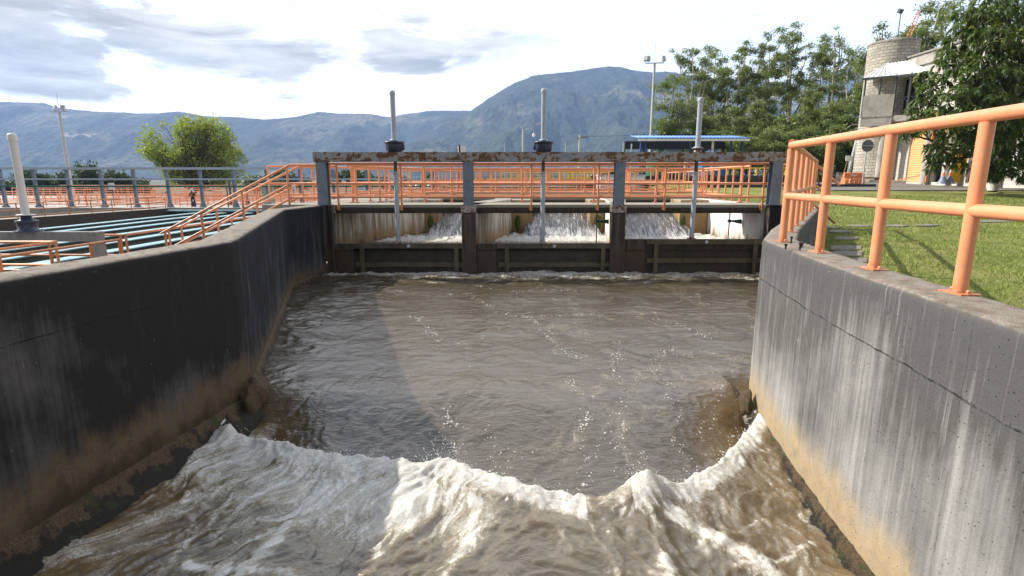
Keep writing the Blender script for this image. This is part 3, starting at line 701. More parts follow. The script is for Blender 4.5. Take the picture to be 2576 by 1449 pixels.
# ================================================================ gate frame
fr = thing('gantry', (-5.1, 14.95, 0), 'long rusty grey steel beam on four posts above the sluice gates', 'frame')
MB().box(-5.29, 7.29, 14.80, 15.10, 1.15, 1.395).build('beam', M['beam_rust'], fr, .004)
mb = MB()
PX = (-5.10, -1.18, 2.90, 7.10)
def ibeam(mb, x, y, z0, z1, w=.27, d=.24, t=.022):
    mb.box(x-w/2, x+w/2, y-d/2, y-d/2+t, z0, z1).box(x-w/2, x+w/2, y+d/2-t, y+d/2, z0, z1).box(x-t/2, x+t/2, y-d/2+t, y+d/2-t, z0, z1)
for i, x in enumerate(PX):
    mb = MB(); ibeam(mb, x, 14.95, .012, 1.15); mb.box(x-.2, x+.2, 14.80, 15.10, -.0, .012).box(x-.17, x+.17, 14.82, 15.08, 1.128, 1.15)
    mb.build('post', M['post_paint'], fr)
for x in PX[1:3]:
    o = MB().box(x-.20, x+.20, 14.80, 15.12, -.20, -.004).build('cap_plate', M['plate_rust'], fr, .008)
    MB().lathe((0, 0, 0), [(.02, 0), (.02, .03)], 8)
    b_ = MB().tube([(x+.03, 14.79, -.13), (x+.03, 14.805, -.13)], .022, 8).build('bolt', M['galv'], o)
for x, lab in ((PX[1], 'left'), (PX[2], 'right')):
    c = thing('gate_column', (x, 14.98, -2.3), f'brown concrete and steel column standing in the water, {lab} of the two', 'column', 'columns between the gates')
    MB().box(x-.17, x+.17, 14.84, 15.16, -2.4, -.204).build('shaft', M['col_brown'], c, .01)
    for sx in (-1, 1): MB().box(x+sx*.182-.012, x+sx*.182+.012, 14.83, 14.93, -2.3, -.25).build('guide_rail', M['gate_rail'], c)
for x0, x1, lab in ((-5.10, -4.90, 'rusty steel gate guide against the left wall end'), (6.99, 7.06, 'rusty steel gate guide against the right end wall')):
    o = MB().box(x0, x0+.05, 14.84, 14.95, -2.1, -.01).box(x1-.05, x1, 14.84, 14.95, -2.1, -.01).box(x0+.05, x1-.05, 14.9, 15.15, -2.1, -.012).build('gate_guide', M['stop_log'], None); tag(o, lab, 'guide')
# gates
GG = 'three sluice gates under the frame'
def gate(x0, x1, v0, v1, zt, sx, lab, piece):
    g = thing('sluice_gate', ((x0+x1)/2, 14.95, zt-.75), lab, 'gate', GG)
    MB().box(x0, x1, 15.02, 15.05, -1.93, zt-.012).build('plate', M['gate_brown'], g)
    MB().box(x0, x1, 14.90, 15.015, zt-.14, zt).build('top_rail', M['gate_rail'], g, .004)
    MB().box(x0+.04, x1, 14.93, 15.015, zt-.66, zt-.53).build('bottom_rail', M['gate_rail'], g, .004)
    for v in (v0, v1): MB().box(v-.06, v+.06, 14.885, 14.895+.002, zt-1.02, zt-.004).build('stiffener', M['gate_rail'], g)
    MB().lathe((sx, 14.97, zt+.002), [(.13, 0), (.13, .02), (.075, .02), (.07, .08)], 12).build('stem_foot', M['plate_rust'], g)
    MB().tube([((x0+x1)/2+.02, 14.893, zt-.07), ((x0+x1)/2+.02, 14.899, zt-.07)], .05, 6).build('badge', M['galv'], g)
    o = MB().box(piece[0], piece[1], 14.96, 15.08, -2.0, zt-.004).build('stop_log', M['stop_log'], None, .006)
    tag(o, 'stained panel filling the gap left of the '+lab.split(' sluice')[0].replace('lowered ', '').replace('raised ', '')+' gate', 'panel', 'panels beside the sluice gates')
SX = (-3.14, .84, 4.96)
gate(-4.39, -1.36, -4.14, -1.54, -1.05, SX[0], 'left brown steel sluice gate with two rails and stiffeners', (-4.895, -4.395))
gate(-.42, 2.72, -.14, 2.52, -1.05, SX[1], 'middle brown steel sluice gate with two rails and stiffeners', (-.975, -.425))
gate(3.71, 6.975, 3.98, 6.72, -.935, SX[2], 'right brown steel sluice gate, set slightly higher than the others', (3.11, 3.705))
# actuators
AG = 'gate actuators on the beam'
def actuator(x, ztop, house, lab):
    a = thing('gate_actuator', (x, 14.95, 1.395), lab, 'actuator', AG)
    if house:
        h = MB().lathe((x, 14.95, 1.396), [(.17, 0), (.20, .02), (.225, .06), (.232, .20), (.232, .225), (.265, .228), (.268, .268), (.24, .272), (.12, .285), (.10, .31)], 28).build('housing', M['housing'], a)
        for k in range(10):
            t = k*math.pi/5+.2; MB().lathe((x+.25*math.cos(t), 14.95+.25*math.sin(t), 1.662), [(.014, 0), (.014, .022)], 6).build('bolt', M['dark_steel'], h)
        MB().lathe((x+(.235 if x < 0 else -.235), 14.93, 1.45), [(.03, 0), (.045, .03), (.045, .12), (.03, .16)], 12).build('drive_box', M['housing'], a); zb = 1.70
    else:
        MB().lathe((x, 14.95, 1.396), [(.10, 0), (.10, .05), (.06, .06), (.06, .09), (.15, .09), (.15, .115), (.07, .12)], 16).build('flange', M['plate_rust'], a)
        MB().bar((x-.05, 14.9, 1.45), (x+.38, 14.86, 1.47), .03, .02).build('lever', M['dark_steel'], a); zb = 1.51
    pz = MB().tube([(x, 14.95, zb), (x, 14.95, ztop)], .068, 20).build('stem_cover', M['pipe_grey'], a)
    MB().lathe((x, 14.95, ztop-.10), [(.078, 0), (.080, .01), (.080, .075), (.065, .105), (.03, .118)], 18).build('cap', M['pipe_grey'], pz)
    MB().lathe((x, 14.95, zb), [(.105, 0), (.105, .022), (.072, .024)], 16).build('collar', M['galv'], pz)
    r = MB().tube([(x, 14.97, 1.148), (x, 14.97, .86)], .045, 14).build('rod_sleeve', M['dark_steel'], a)
    MB().lathe((x, 14.97, .84), [(.05, 0), (.095, .01), (.095, .035), (.05, .045)], 16).build('rod_coupling', M['galv'], a)
    MB().tube([(x, 14.97, .84), (x, 14.97, -1.02 if x < 4 else -.92)], .062, 16).build('lifting_rod', M['pipe_grey'], a)
actuator(SX[0], 2.95, True, 'left gate actuator, grey pipe standing on a dark blue housing')
actuator(SX[1], 3.00, True, 'middle gate actuator, grey pipe on a dark blue housing')
actuator(SX[2], 2.78, False, 'right gate actuator, bare grey pipe without a housing')
# decks
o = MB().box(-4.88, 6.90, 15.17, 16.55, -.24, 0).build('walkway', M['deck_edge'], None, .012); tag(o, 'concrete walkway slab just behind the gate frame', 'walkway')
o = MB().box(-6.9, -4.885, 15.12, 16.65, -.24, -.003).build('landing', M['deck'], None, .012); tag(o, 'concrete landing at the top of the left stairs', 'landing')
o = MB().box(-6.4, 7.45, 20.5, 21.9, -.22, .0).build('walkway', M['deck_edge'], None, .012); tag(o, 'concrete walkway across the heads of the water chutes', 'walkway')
# staff bracket + measuring pipe on bay walls
for x, lab in ((2.98, 'middle'), (6.98, 'right')):
    t = thing('level_bracket', (x, 16.4, -.5), f'small green bracket holding a thin rod in the {lab} bay', 'bracket', 'brackets in the gate bays')
    MB().add([(x-.38, 16.42, -.53), (x-.06, 16.42, -.50), (x-.06, 16.42, -.64), (x-.38, 16.42, -.57), (x-.38, 16.48, -.53), (x-.06, 16.48, -.50), (x-.06, 16.48, -.64), (x-.38, 16.48, -.57)],
        [(3, 2, 1, 0), (4, 5, 6, 7), (0, 1, 5, 4), (1, 2, 6, 5), (2, 3, 7, 6), (3, 0, 4, 7)]).build('arm', M['green_pipe'], t)
    MB().tube([(x-.42, 16.45, -.22), (x-.42, 16.45, -1.2)], .018, 8).build('rod', M['dark_steel'], t)
    MB().box(x-.46, x-.38, 16.40, 16.5, -.59, -.51).build('clamp', M['dark_steel'], t)
# ================================================================ fences
def path_at(pts, L):
    acc = 0
    for a, b in zip(pts[:-1], pts[1:]):
        l = (b-a).length
        if L <= acc+l+1e-6: return a.lerp(b, max(0, min(1, (L-acc)/l)))
        acc += l
    return pts[-1].copy()
def fence(label, pts, posts, h=1.1, rails=(1.1, .59, .215), r=.03, mat='orange', group=None, n=10, plate=True, foot=0, cat='railing', name='railing', closed_ends=True, lean=0, rr=None):
    """pts: 3D foot line. posts: list of distances, or spacing"""
    pts = [Vector(p) for p in pts]; tot = sum((b-a).length for a, b in zip(pts[:-1], pts[1:]))
    if isinstance(posts, (int, float)):
        k = max(1, round(tot/posts)); posts = [tot*i/k for i in range(k+1)]
    root = thing(name, tuple(pts[0]), label, cat, group)
    m = M[mat]; rr = rr or r
    for rz in rails:
        MB().tube([p+Vector((0, 0, rz-rr)) for p in pts], rr, n).build('rail', m, root)
    pm = MB().tube([(0, 0, -foot), (0, 0, h-2*rr+.004)], r, n, True); me = None
    pme = bpy.data.meshes.new('post'); pme.from_pydata(pm.v, [], pm.f); pme.polygons.foreach_set('use_smooth', pm.sm); pme.materials.append(m)
    pl = None
    if plate:
        q = MB().obox((0, 0, .005), (.17, .13, .010))
        for sx in (-.06, .06): q.lathe((sx, 0, .008), [(.013, 0), (.013, .016), (.007, .024)], 8)
        pl = bpy.data.meshes.new('base_plate'); pl.from_pydata(q.v, [], q.f); pl.materials.append(m)
    for d in posts[:100]:
        p = path_at(pts, d); o = link_mesh('post', pme, root, p-pts[0])
        if plate:
            b = link_mesh('base_plate', pl, o)
            d2 = path_at(pts, min(tot, d+.05))-path_at(pts, max(0, d-.05)); b.rotation_euler = (0, 0, math.atan2(d2.y, d2.x)+.12)
    return root
V = Vector
# near right fence along the curved wall, then back along the diagonal wall
near = [(2.60, 1.55, 0), (2.68, 2.36, 0), (2.755, 3.27, 0), (2.83, 4.19, 0), (2.945, 5.17, 0), (3.05, 6.10, 0)]
cum = [0]
for a, b in zip(near[:-1], near[1:]): cum.append(cum[-1]+(V(b)-V(a)).length)
fence('thick orange pipe railing curving along the top of the sunlit right wall', near, cum, 1.09, (1.09, .545), .040, 'orange', n=20)
diag = [(3.06, 6.13, 0), (3.72, 7.26, 0), (4.30, 8.24, 0), (4.94, 9.30, 0), (5.62, 10.46, 0), (6.32, 11.62, 0), (6.98, 12.74, 0)]
cum = [0]
for a, b in zip(diag[:-1], diag[1:]): cum.append(cum[-1]+(V(b)-V(a)).length)
fence('orange pipe railing running back in a row of close posts from the wall corner', diag, cum[1:], 1.12, (1.12, .56), .036, 'orange', n=16)
bolts = thing('anchor_bolt', (3.18, 5.75, 0), 'thin black anchor bolts standing in the wall corner beside the first post', 'bolt')
for i, (px, py) in enumerate(((2012, 629), (2017, 623), (1990, 612), (1976, 627))):
    p = P(px, py, z=0); MB().lathe(p, [(.009, 0), (.009, .055-.02*(i % 2)), (.016, .056-.02*(i % 2)), (.016, .075-.02*(i % 2))], 8).build('bolt', M['bolt'], bolts)
fence('orange railing on the end wall right of the gate frame', [(7.36, 15.12, 0), (7.95, 14.8, 0), (7.45, 13.75, 0), (7.05, 12.95, 0)], [0, .22, .67, 1.7], 1.1, (1.1, .59), .032, 'orange')
fence('orange handrail of the steps going down to the lawn', [(6.98, 12.95, 0), (7.15, 12.95, 0), (7.62, 12.85, -.42)], [.1], 1.0, (1.0, .55, .12), .030, 'orange', plate=False)
0 and fence('orange second handrail of the lawn steps, behind the first', [(7.75, 14.3, 0), (8.0, 14.2, 0), (8.95, 13.9, -.55)], [.2, 1.15], 1.0, (1.0, .55, .12), .030, 'orange', plate=False)
# front railing of the walkway (hung on the slab face)
W0 = -4.98
fr = fence('orange three rail railing bolted to the front edge of the walkway behind the gate frame', [(W0, 15.13, 0), (7.05, 15.13, 0)], [x-W0 for x in (-4.78, -3.04, .53, 2.37, 4.20, 6.90)], 1.12, (1.13, .60, .24), .031, 'orange', plate=False, foot=.16, n=12)
for x in (-4.78, -3.04, .53, 2.37, 4.20, 6.90): MB().box(x-.062, x-.012, 15.125, 15.167, -.15, -.012).build('bracket', M['orange_strong'], fr)
MB().tube([(W0, 15.13, .57), (W0, 15.13, 1.10)], .031, 12).build('end_post', M['orange'], fr)
fence('orange railing along the rear edge of the walkway behind the gate frame', [(-4.9, 16.47, 0), (6.9, 16.47, 0)], [.25, .95, 2.3, 3.1, 5.2, 7.35, 9.2, 10.35, 11.75], 1.12, (1.13, .60, .24), .031, 'orange', n=10)
# side railings going back between decks
SG = 'orange railings running back along the bay walls'
fence('orange railing running back on the left bay wall', [(-4.85, 16.75, 0), (-4.2, 18.0, 0), (-3.3, 20.3, 0)], .85, 1.1, (1.1, .59, .2), .03, 'orange', SG, 8)
fence('orange railing running back on top of the bright right bay wall', [(7.12, 16.6, 0), (7.12, 21.4, 0)], .62, 1.1, (1.1, .59, .2), .03, 'orange', SG, 8)
DG = 'orange railings on the walkways over the basins'
fence('orange railing on the near edge of the walkway over the water chutes', [(-3.2, 20.55, 0), (7.3, 20.55, 0)], [.35, .95, 2.0, 2.6, 3.7, 4.5, 5.9, 6.8, 7.6, 8.6, 9.4, 10.3], 1.12, (1.1, .59, .24), .03, 'orange', DG, 8)
fence('orange railing on the far edge of the walkway over the water chutes', [(-6.2, 21.8, 0), (7.3, 21.8, 0)], 1.4, 1.12, (1.1, .59, .24), .03, 'orange', DG, 8)
fence('orange railing angling from the chute walkway towards the left basins', [(-3.3, 20.5, 0), (-7.4, 16.8, 0)], 1.3, 1.1, (1.1, .59, .24), .03, 'orange', DG, 8)
# left landing + stair railings
def rail3(label, pts3, posts, mat='orange', group=None): return fence(label, pts3, posts, 1.1, (1.1, .60, .22), .031, mat, group, 12, False)
ST_ = 'stair railings left of the gate frame'
rail3('orange railing sloping down the near side of the left stairs', [(-5.22, 15.16, 0), (-6.08, 15.2, 0), (-9.35, 14.45, -1.80)], [.12, .95, 2.3, 3.5, 4.55], 'orange', ST_)
rail3('orange railing sloping down the far side of the left stairs', [(-5.2, 16.55, 0), (-6.35, 16.6, 0), (-9.9, 16.1, -1.80)], [.5, 1.1, 2.6, 3.9, 5.05], 'orange', ST_)
mb = MB()
for i in range(10): mb.box(-9.5+i*.33, -6.2, 14.75, 16.4, -1.98+.18*i, -1.80+.18*i)
tag(mb.build('stairs', M['pale_conc']), 'concrete stairs climbing from the basin yard to the gate landing', 'stairs')
# ================================================================ left basins
FZ = -1.80
o = MB().box(-10.9, -9.0, 4, 13.6, -3.4, FZ).build('basin_floor', M['pale_conc']); tag(o, None, None, None, 'structure')
o = MB().box(-9.75, -5.6, 14.4, 22.6, -3.4, FZ-.004).build('basin_yard', M['pale_conc']); tag(o, None, None, None, 'structure')
YG = 'orange railings around the near edge of the left basin'
def yrail(label, pts, posts): return fence(label, [(x, y, FZ) for x, y in pts], posts, 1.12, (1.12, .60, .2), .029, 'orange_strong', YG, 10, False)
yrail('low orange railing nearest to the left wall, running away from the camera', [(-9.45, 8.0), (-9.25, 12.75)], [2.9, 3.9, 4.74])
yrail('orange railing with a square corner around the white left pipe', [(-14.5, 12.25), (-10.32, 12.25), (-10.42, 10.95), (-10.5, 8)], [1.6, 4.2, 5.5, 7])
yrail('orange railing along the head of the blue channels', [(-17.5, 14.0), (-9.95, 13.85)], [1.5, 3.6, 5.6, 7.5])
yrail('long orange railing running away along the right side of the blue channels', [(-9.9, 13.9), (-9.75, 24), (-9.7, 52)], 1.75)
# small gate structure
o = thing('pipe_stand', (-12.1, 13.6, FZ), 'grey steel beam on a leg carrying the white pipe at the left edge', 'stand')
MB().box(-17, -10.35, 13.5, 13.72, -.84, -.60).build('beam', M['steel_blue_grey'].copy(), o); o.children[0].data.materials[0] = M['basin_steel']
MB().box(-10.52, -10.32, 13.48, 13.74, FZ, -.605).build('leg', M['basin_steel'], o); MB().box(-13.6, -13.4, 13.5, 13.72, FZ, -.845).build('leg', M['basin_steel'], o)
a = thing('gate_actuator', (-12.1, 13.6, -.60), 'tall white pipe on a dark blue actuator at the left edge', 'actuator')
h = MB().lathe((-12.1, 13.6, -.598), [(.30, 0), (.30, .03), (.20, .05), (.22, .22), (.235, .23), (.235, .28), (.14, .30), (.10, .40)], 24).build('housing', M['housing'], a)
for k in range(8): t = k*math.pi/4; MB().lathe((-12.1+.26*math.cos(t), 13.6+.26*math.sin(t), -.57), [(.02, 0), (.02, .03)], 6).build('bolt', M['dark_steel'], h)
MB().lathe((-12.1, 13.6, -.19), [(.19, 0), (.19, .02), (.08, .03)], 20).build('collar', M['pipe_white'], a)
pz = MB().tube([(-12.1, 13.6, -.19), (-12.1, 13.6, 1.70)], .085, 20).build('stem_cover', M['pipe_white'], a)
MB().lathe((-12.1, 13.6, 1.60), [(.10, 0), (.10, .12), (.08, .16), (.03, .18)], 18).build('cap', M['pipe_white'], pz)
# basin
o = MB().box(-60, -9.78, 3, 54.2, -3.6, -2.92).build('basin_water', M['basin_water']); tag(o, None, None, None, 'structure')
LG = 'pale blue launder channels in the left basin'
def launder(i, x0, x1, y0, y1):
    t = thing('launder', (x0, y0, -2.62), f'pale blue launder channel, {i} from the left in the basin', 'channel', LG)
    w = .172; n = V((y1-y0, -(x1-x0), 0)).normalized()
    for s_ in (-1, 1):
        a = V((x0, y0, -2.50))+n*w*s_; b = V((x1, y1, -2.50))+n*w*s_
        MB().bar(a, b, .34, .05).build('lip', M['launder'], t)
        MB().bar(a+V((0, 0, -.22)), b+V((0, 0, -.22)), .05, .38).build('side', M['basin_side'], t)
    return t
simple('basin_side', (.09, .09, .07), .8, .4, 2, 0, .1, (.04, .05, .03), .8)
names = ('first', 'second', 'third', 'fourth', 'fifth', 'sixth', 'seventh', 'eighth', 'ninth')
for i in range(9):
    x = -31.2+2.55*i; launder(names[i], x, x+.9, 9.0, 52.6)
# far left wall with railing, far end wall
o = MB().add([(-38.6, 30, -3.4), (-37.4, 30, -3.4), (-33.6, 53.6, -3.4), (-34.8, 53.6, -3.4), (-38.6, 30, -2.1), (-37.4, 30, -2.1), (-33.6, 53.6, -2.1), (-34.8, 53.6, -2.1)],
    [(0, 3, 2, 1), (4, 5, 6, 7), (0, 1, 5, 4), (1, 2, 6, 5), (2, 3, 7, 6), (3, 0, 4, 7)]).build('basin_wall', M['deck'], None, .03); tag(o, 'grey concrete wall bounding the blue channels on the far left', 'wall')
fence('orange three rail railing on the far left basin wall', [(-37.55, 30, -2.1), (-33.75, 53.4, -2.1)], 1.9, 1.12, (1.12, .62, .2), .038, 'orange_strong', None, 8, False, .3)
o = MB().box(-34.8, -9.6, 53.6, 54.6, -3.4, -2.1).build('basin_wall', M['deck'], None, .03); tag(o, 'low concrete wall at the far end of the blue channels', 'wall')
tag(MB().tube([(-34, 53.4, -2.35), (-9.8, 53.4, -2.35)], .12, 10).build('water_pipe', M['launder']), 'long pale blue pipe along the far basin wall', 'pipe')
o = MB().box(-400, -6, 54.6, 98, -3.5, -2.12).build('far_yard', M['plain_conc']); tag(o, None, None, None, 'structure')
# grey portal fence across the yard
pf = thing('portal_fence', (-62, 55.5, -2.1), 'long row of blue grey steel posts carrying two white rails and a green pipe', 'frame')
yy = 55.5; xs = [(-14.6-3.33*i) for i in range(-3, 15)]
for x in xs: 
    MB().box(x-.13, x+.13, yy-.12, yy+.12, -2.1, 1.62).box(x-.26, x+.26, yy-.2, yy+.2, -2.1, -1.95).add([(x-.35, yy, -2.1), (x+.35, yy, -2.1), (x+.13, yy, -1.5), (x-.13, yy, -1.5), (x-.35, yy+.03, -2.1), (x+.35, yy+.03, -2.1), (x+.13, yy+.03, -1.5), (x-.13, yy+.03, -1.5)], [(0, 1, 2, 3), (7, 6, 5, 4), (0, 3, 7, 4), (1, 5, 6, 2)]).build('post', M['steel_blue_grey'], pf)
MB().box(-62, -3, yy-.2, yy+.2, 1.62, 1.84).build('rail', M['galv'], pf); MB().box(-62, -3, yy-.16, yy+.16, .60, .76).build('rail', M['galv'], pf)
MB().tube([(-62, yy-.2, -.02), (-3, yy-.2, -.02)], .085, 8).build('green_pipe', M['green_pipe'], pf)
for x in (-28.6, -11.9): MB().tube([(x, yy-.2, -.05), (x, yy-.2, -2.1)], .06, 8).build('drop_pipe', M['green_pipe'], pf)
# rows of railings in the far yard (a good many in the photo)
FG = 'orange railings across the far yard'
wh = ('just beyond the grey posts', 'second beyond the grey posts', 'third beyond the grey posts', 'fourth beyond the grey posts', 'fifth beyond the grey posts', 'sixth beyond the grey posts', 'farthest below the trees')
for k, y in enumerate((58, 61, 65, 70, 75, 81, 88)):
    x0, x1 = (-60-2*k, -9) if k % 2 == 0 else (-57-2*k, -14)
    fence('long orange railing across the far yard, '+wh[k], [(x0, y, -2.1), (x1, y+.6, -2.1)], 2.1, 1.15+.12*k, (1.15+.12*k, .6, .2), .042, 'orange_far', FG, 6, False)
CG = 'short orange railings running away in the far yard'
for k, (x, l) in enumerate(((-46, 12), (-40, 14), (-34.5, 10), (-29, 15), (-24, 9), (-19, 13), (-14, 10))):
    fence(f'short orange railing running away across the far yard, {names[k]} from the left', [(x, 57, -2.1), (x+2, 57+l, -2.1)], 2.2, 1.1, (1.1, .6, .2), .04, 'orange_far', CG, 6, False)
# posts, pipes, boxes in the yard
BG = 'thin valve pipes in the far yard'
for x, y, h_, mt, lab in ((-33.2, 57.2, 1.9, 'pipe_white', 'short cream pipe behind the railing'), (-30.7, 60, 2.6, 'dark_steel', 'dark valve pipe left of the worker'), (-28.9, 60, 2.9, 'dark_steel', 'dark valve pipe nearer the worker'), (-9.6, 58, 2.6, 'dark_steel', 'dark valve pipe near the left stairs')):
    t = thing('valve_pipe', (x, y, -2.1), lab, 'pipe', BG); MB().tube([(x, y, -2.1), (x, y, -2.1+h_)], .11, 10).build('pipe', M[mt], t); MB().lathe((x, y, -2.1), [(.25, 0), (.25, .35), (.14, .5)], 12).build('valve', M['housing'], t)
for x, lab in ((-41.7, 'small white sign on a thin post, left of the tall lamp mast'), (-22.8, 'small white sign on a thin post in front of the round tree')):
    t = thing('yard_sign', (x, 57.5, -2.1), lab, 'sign'); MB().tube([(x, 57.5, -2.1), (x, 57.5, -.2)], .035, 6).build('post', M['dark_steel'], t); MB().box(x-.3, x+.3, 57.44, 57.5, -.35, .3).build('panel', M['white_paint'], t)
t = thing('control_cabinet', (-25.4, 57.5, -2.1), 'pale green control cabinet with an orange guard right of the worker', 'cabinet'); MB().box(-26, -24.9, 57.3, 57.8, -1.9, .05).build('body', M['cab'] if 'cab' in M else simple('cab', (.30, .40, .36), .5), t, .02); MB().tube([(-26.2, 57.2, -2.1), (-26.2, 57.2, .2), (-24.7, 57.2, .2), (-24.7, 57.2, -2.1)], .05, 8).build('guard', M['orange'], t)
t = thing('tank_box', (-16.2, 58.5, -2.1), 'grey tilted equipment box below the round tree', 'box'); MB().add([(-17.2, 58, -1.2), (-15.4, 58, -1.2), (-15.6, 58, -.1), (-16.9, 58, -.1), (-17.2, 59, -1.2), (-15.4, 59, -1.2), (-15.6, 59, -.1), (-16.9, 59, -.1)], [(0, 1, 2, 3), (7, 6, 5, 4), (0, 4, 5, 1), (1, 5, 6, 2), (2, 6, 7, 3), (3, 7, 4, 0)]).build('body', M['galv'], t); MB().box(-16.9, -16.7, 58.1, 58.9, -2.1, -1.2).box(-15.9, -15.7, 58.1, 58.9, -2.1, -1.2).build('leg', M['galv'], t)
t = thing('traffic_cone', (-14.9, 57.3, -2.1), 'pale orange cone in the far yard', 'cone'); MB().lathe((-14.9, 57.3, -2.1), [(.22, 0), (.22, .05), (.16, .06), (.05, .85)], 14).build('body', M['plastic_orange'], t)
t = thing('scaffold', (-7.5, 60, -2.1), 'steel scaffold tubes beyond the left stairs', 'scaffold')
for x in (-10.5, -8.6, -6.8, -5): 
    for y in (59, 61): MB().tube([(x, y, -2.1), (x, y, 1.0+.3*math.sin(x*3))], .045, 6).build('standard', M['galv'], t)
for z in (-.9, .15): MB().tube([(-10.7, 59, z), (-4.8, 59, z)], .04, 6).build('ledger', M['galv'], t)
MB().tube([(-10.4, 58.95, -2), (-6.9, 58.95, .5)], .04, 6).build('brace', M['galv'], t)

# ================================================================ middle: decks beyond the chutes
for y0, y1, z, lab in ((27.4, 28.8, 0, 'second'), (33.5, 36, .05, 'third'), (43, 48, .1, 'fourth')):
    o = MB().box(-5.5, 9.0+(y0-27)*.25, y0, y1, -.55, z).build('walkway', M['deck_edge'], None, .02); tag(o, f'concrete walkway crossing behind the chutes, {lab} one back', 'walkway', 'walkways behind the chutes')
tag(MB().box(-5.9, 12, 28.8, 43, -.9, -.42).build('dark_basin_water', M['basin_water']), None, None, None, 'structure')
for k, (x0, x1, y, sp, lab) in enumerate(((-5.4, 9, 27.5, 1.5, 'near edge of the second walkway'), (-5.4, 9, 28.7, 1.9, 'far edge of the second walkway'), (-4.6, 10.4, 33.6, 1.6, 'near edge of the third walkway'), (-5, 11, 43.2, 1.3, 'near edge of the fourth walkway'), (-4.4, 3.5, 47, .45, 'close set posts on the far platform'))):
    fence(f'orange railing, {lab}' if k < 4 else 'orange railing with close set posts on the far platform', [(x0, y, .0+.03*k), (x1, y, .03*k)], sp, 1.1+.06*k, (1.1+.06*k, .59, .2), .03, 'orange', DG, 6, False)
for k, (xa, ya, xb, yb, lab) in enumerate(((-3.2, 22, -2.4, 27.4, 'left'), (1.2, 22, 1.6, 27.4, 'second'), (4.6, 22, 5.4, 27.4, 'third'), (8.2, 22, 9.2, 34, 'right'))):
    fence(f'orange railing running back between the walkways, {lab} of four', [(xa, ya, 0), (xb, yb, 0)], 1.0, 1.08, (1.08, .59, .2), .03, 'orange', 'orange railings linking the walkways', 6, False)
for k, (y, z) in enumerate(((50, .25), (54, .35))):
    fence(('near', 'far')[k]+' yellow railing in the distance under the beam', [(-1+6*k, y, z), (13+3*k, y, z)], .9, 1.05, (1.05, .55), .045, 'yellow', 'yellow railings in the distance', 6, False)
fence('yellow pipe railing right of the tarpaulin bund', [(15.2, 45, .2), (24.5, 45, .3)], 1.1, 1.35, (1.35, .7), .055, 'yellow', 'yellow railings in the distance', 6, False)
t = thing('hazard_board', (-2.6, 46, .1), 'yellow and black striped board on the far platform', 'board')
mb = MB(); mk = MB()
for i in range(8): (mb if i % 2 else mk).add([(-3.6+.25*i, 46, .25), (-3.35+.25*i, 46, .25), (-3.10+.25*i, 46, .75), (-3.35+.25*i, 46, .75), (-3.6+.25*i, 46.04, .25), (-3.35+.25*i, 46.04, .25), (-3.10+.25*i, 46.04, .75), (-3.35+.25*i, 46.04, .75)], [(0, 1, 2, 3), (7, 6, 5, 4), (0, 4, 5, 1), (2, 6, 7, 3)])
mb.build('yellow_stripes', M['yellow'], t); mk.build('black_stripes', M['black'], t)
t = thing('machine_gantry', (4, 56, 0), 'low grey machinery block with pipes beyond the yellow railings', 'machine')
MB().box(-4.5, 11.5, 56, 58, .0, 1.35).build('body', M['galv'], t); MB().box(-4.6, 11.6, 55.9, 55.98, 1.02, 1.12).build('rail', M['pipe_white'], t)
for i in range(14): MB().tube([(7.0+.33*i, 55.2, .35), (7.0+.33*i, 55.8, 1.1)], .07, 6).build('pipe', M['pole_grey'], t)
t = thing('valve_cluster', (7.6, 40, 0), 'black hoses and valves on the right of the fourth walkway', 'machine')
for i in range(4): MB().tube([(5.8, 40+.2*i, .6+.08*i), (7.4, 40.2, .85+.1*i), (9.2, 40+.2*i, .72+.05*i)], .09, 8).build('hose', M['black'], t)
# black tarpaulin bund with folds
g = np.linspace(0, 1, 120); h_ = np.linspace(0, 1, 14); U, W = np.meshgrid(g, h_)
X = 9.5+13.5*U; Y = 39+.22*fbm(U*26, W*1.5, 3, 7)+.35*W; Z = -.05+W*(1.02+.12*fbm(U*9, U*0, 2, 8))
o = grid_mesh('tarpaulin', X, Y, Z, M['tarp']); tag(o, 'black tarpaulin hung in folds along a fence beyond the lawn', 'tarpaulin')
md = o.modifiers.new('s', 'SOLIDIFY'); md.thickness = .03
t = thing('skip', (8.6, 37.5, 0), 'white and grey box container left of the tarpaulin', 'container'); MB().box(5.9, 8.9, 37, 38.6, .0, .95).build('body', M['white_paint'], t, .03); MB().box(5.85, 8.95, 36.95, 38.65, .86, .99).build('rim', M['galv'], t)
# prohibition sign
t = thing('prohibition_sign', (9.9, 21.5, 0), 'small white prohibition sign with a red ring seen left of the corner railing', 'sign')
p = P(1957, 477, Y=21.5)
MB().tube([(p.x, 21.55, -.6), (p.x, 21.55, p.z+.25)], .02, 6).build('post', M['galv'], t); MB().box(p.x-.16, p.x+.16, 21.50, 21.53, p.z-.24, p.z+.22).build('panel', M['white_paint'], t)
ring = MB().tube([(p.x+.11*math.cos(a), 21.49, p.z+.06+.11*math.sin(a)) for a in np.linspace(0, 2*math.pi, 20)], .016, 6); ring.bar((p.x-.08, 21.49, p.z+.14), (p.x+.08, 21.49, p.z-.02), .02, .02).box(p.x-.13, p.x+.13, 21.485, 21.498, p.z-.21, p.z-.11).build('symbol', M['red_paint'], t)
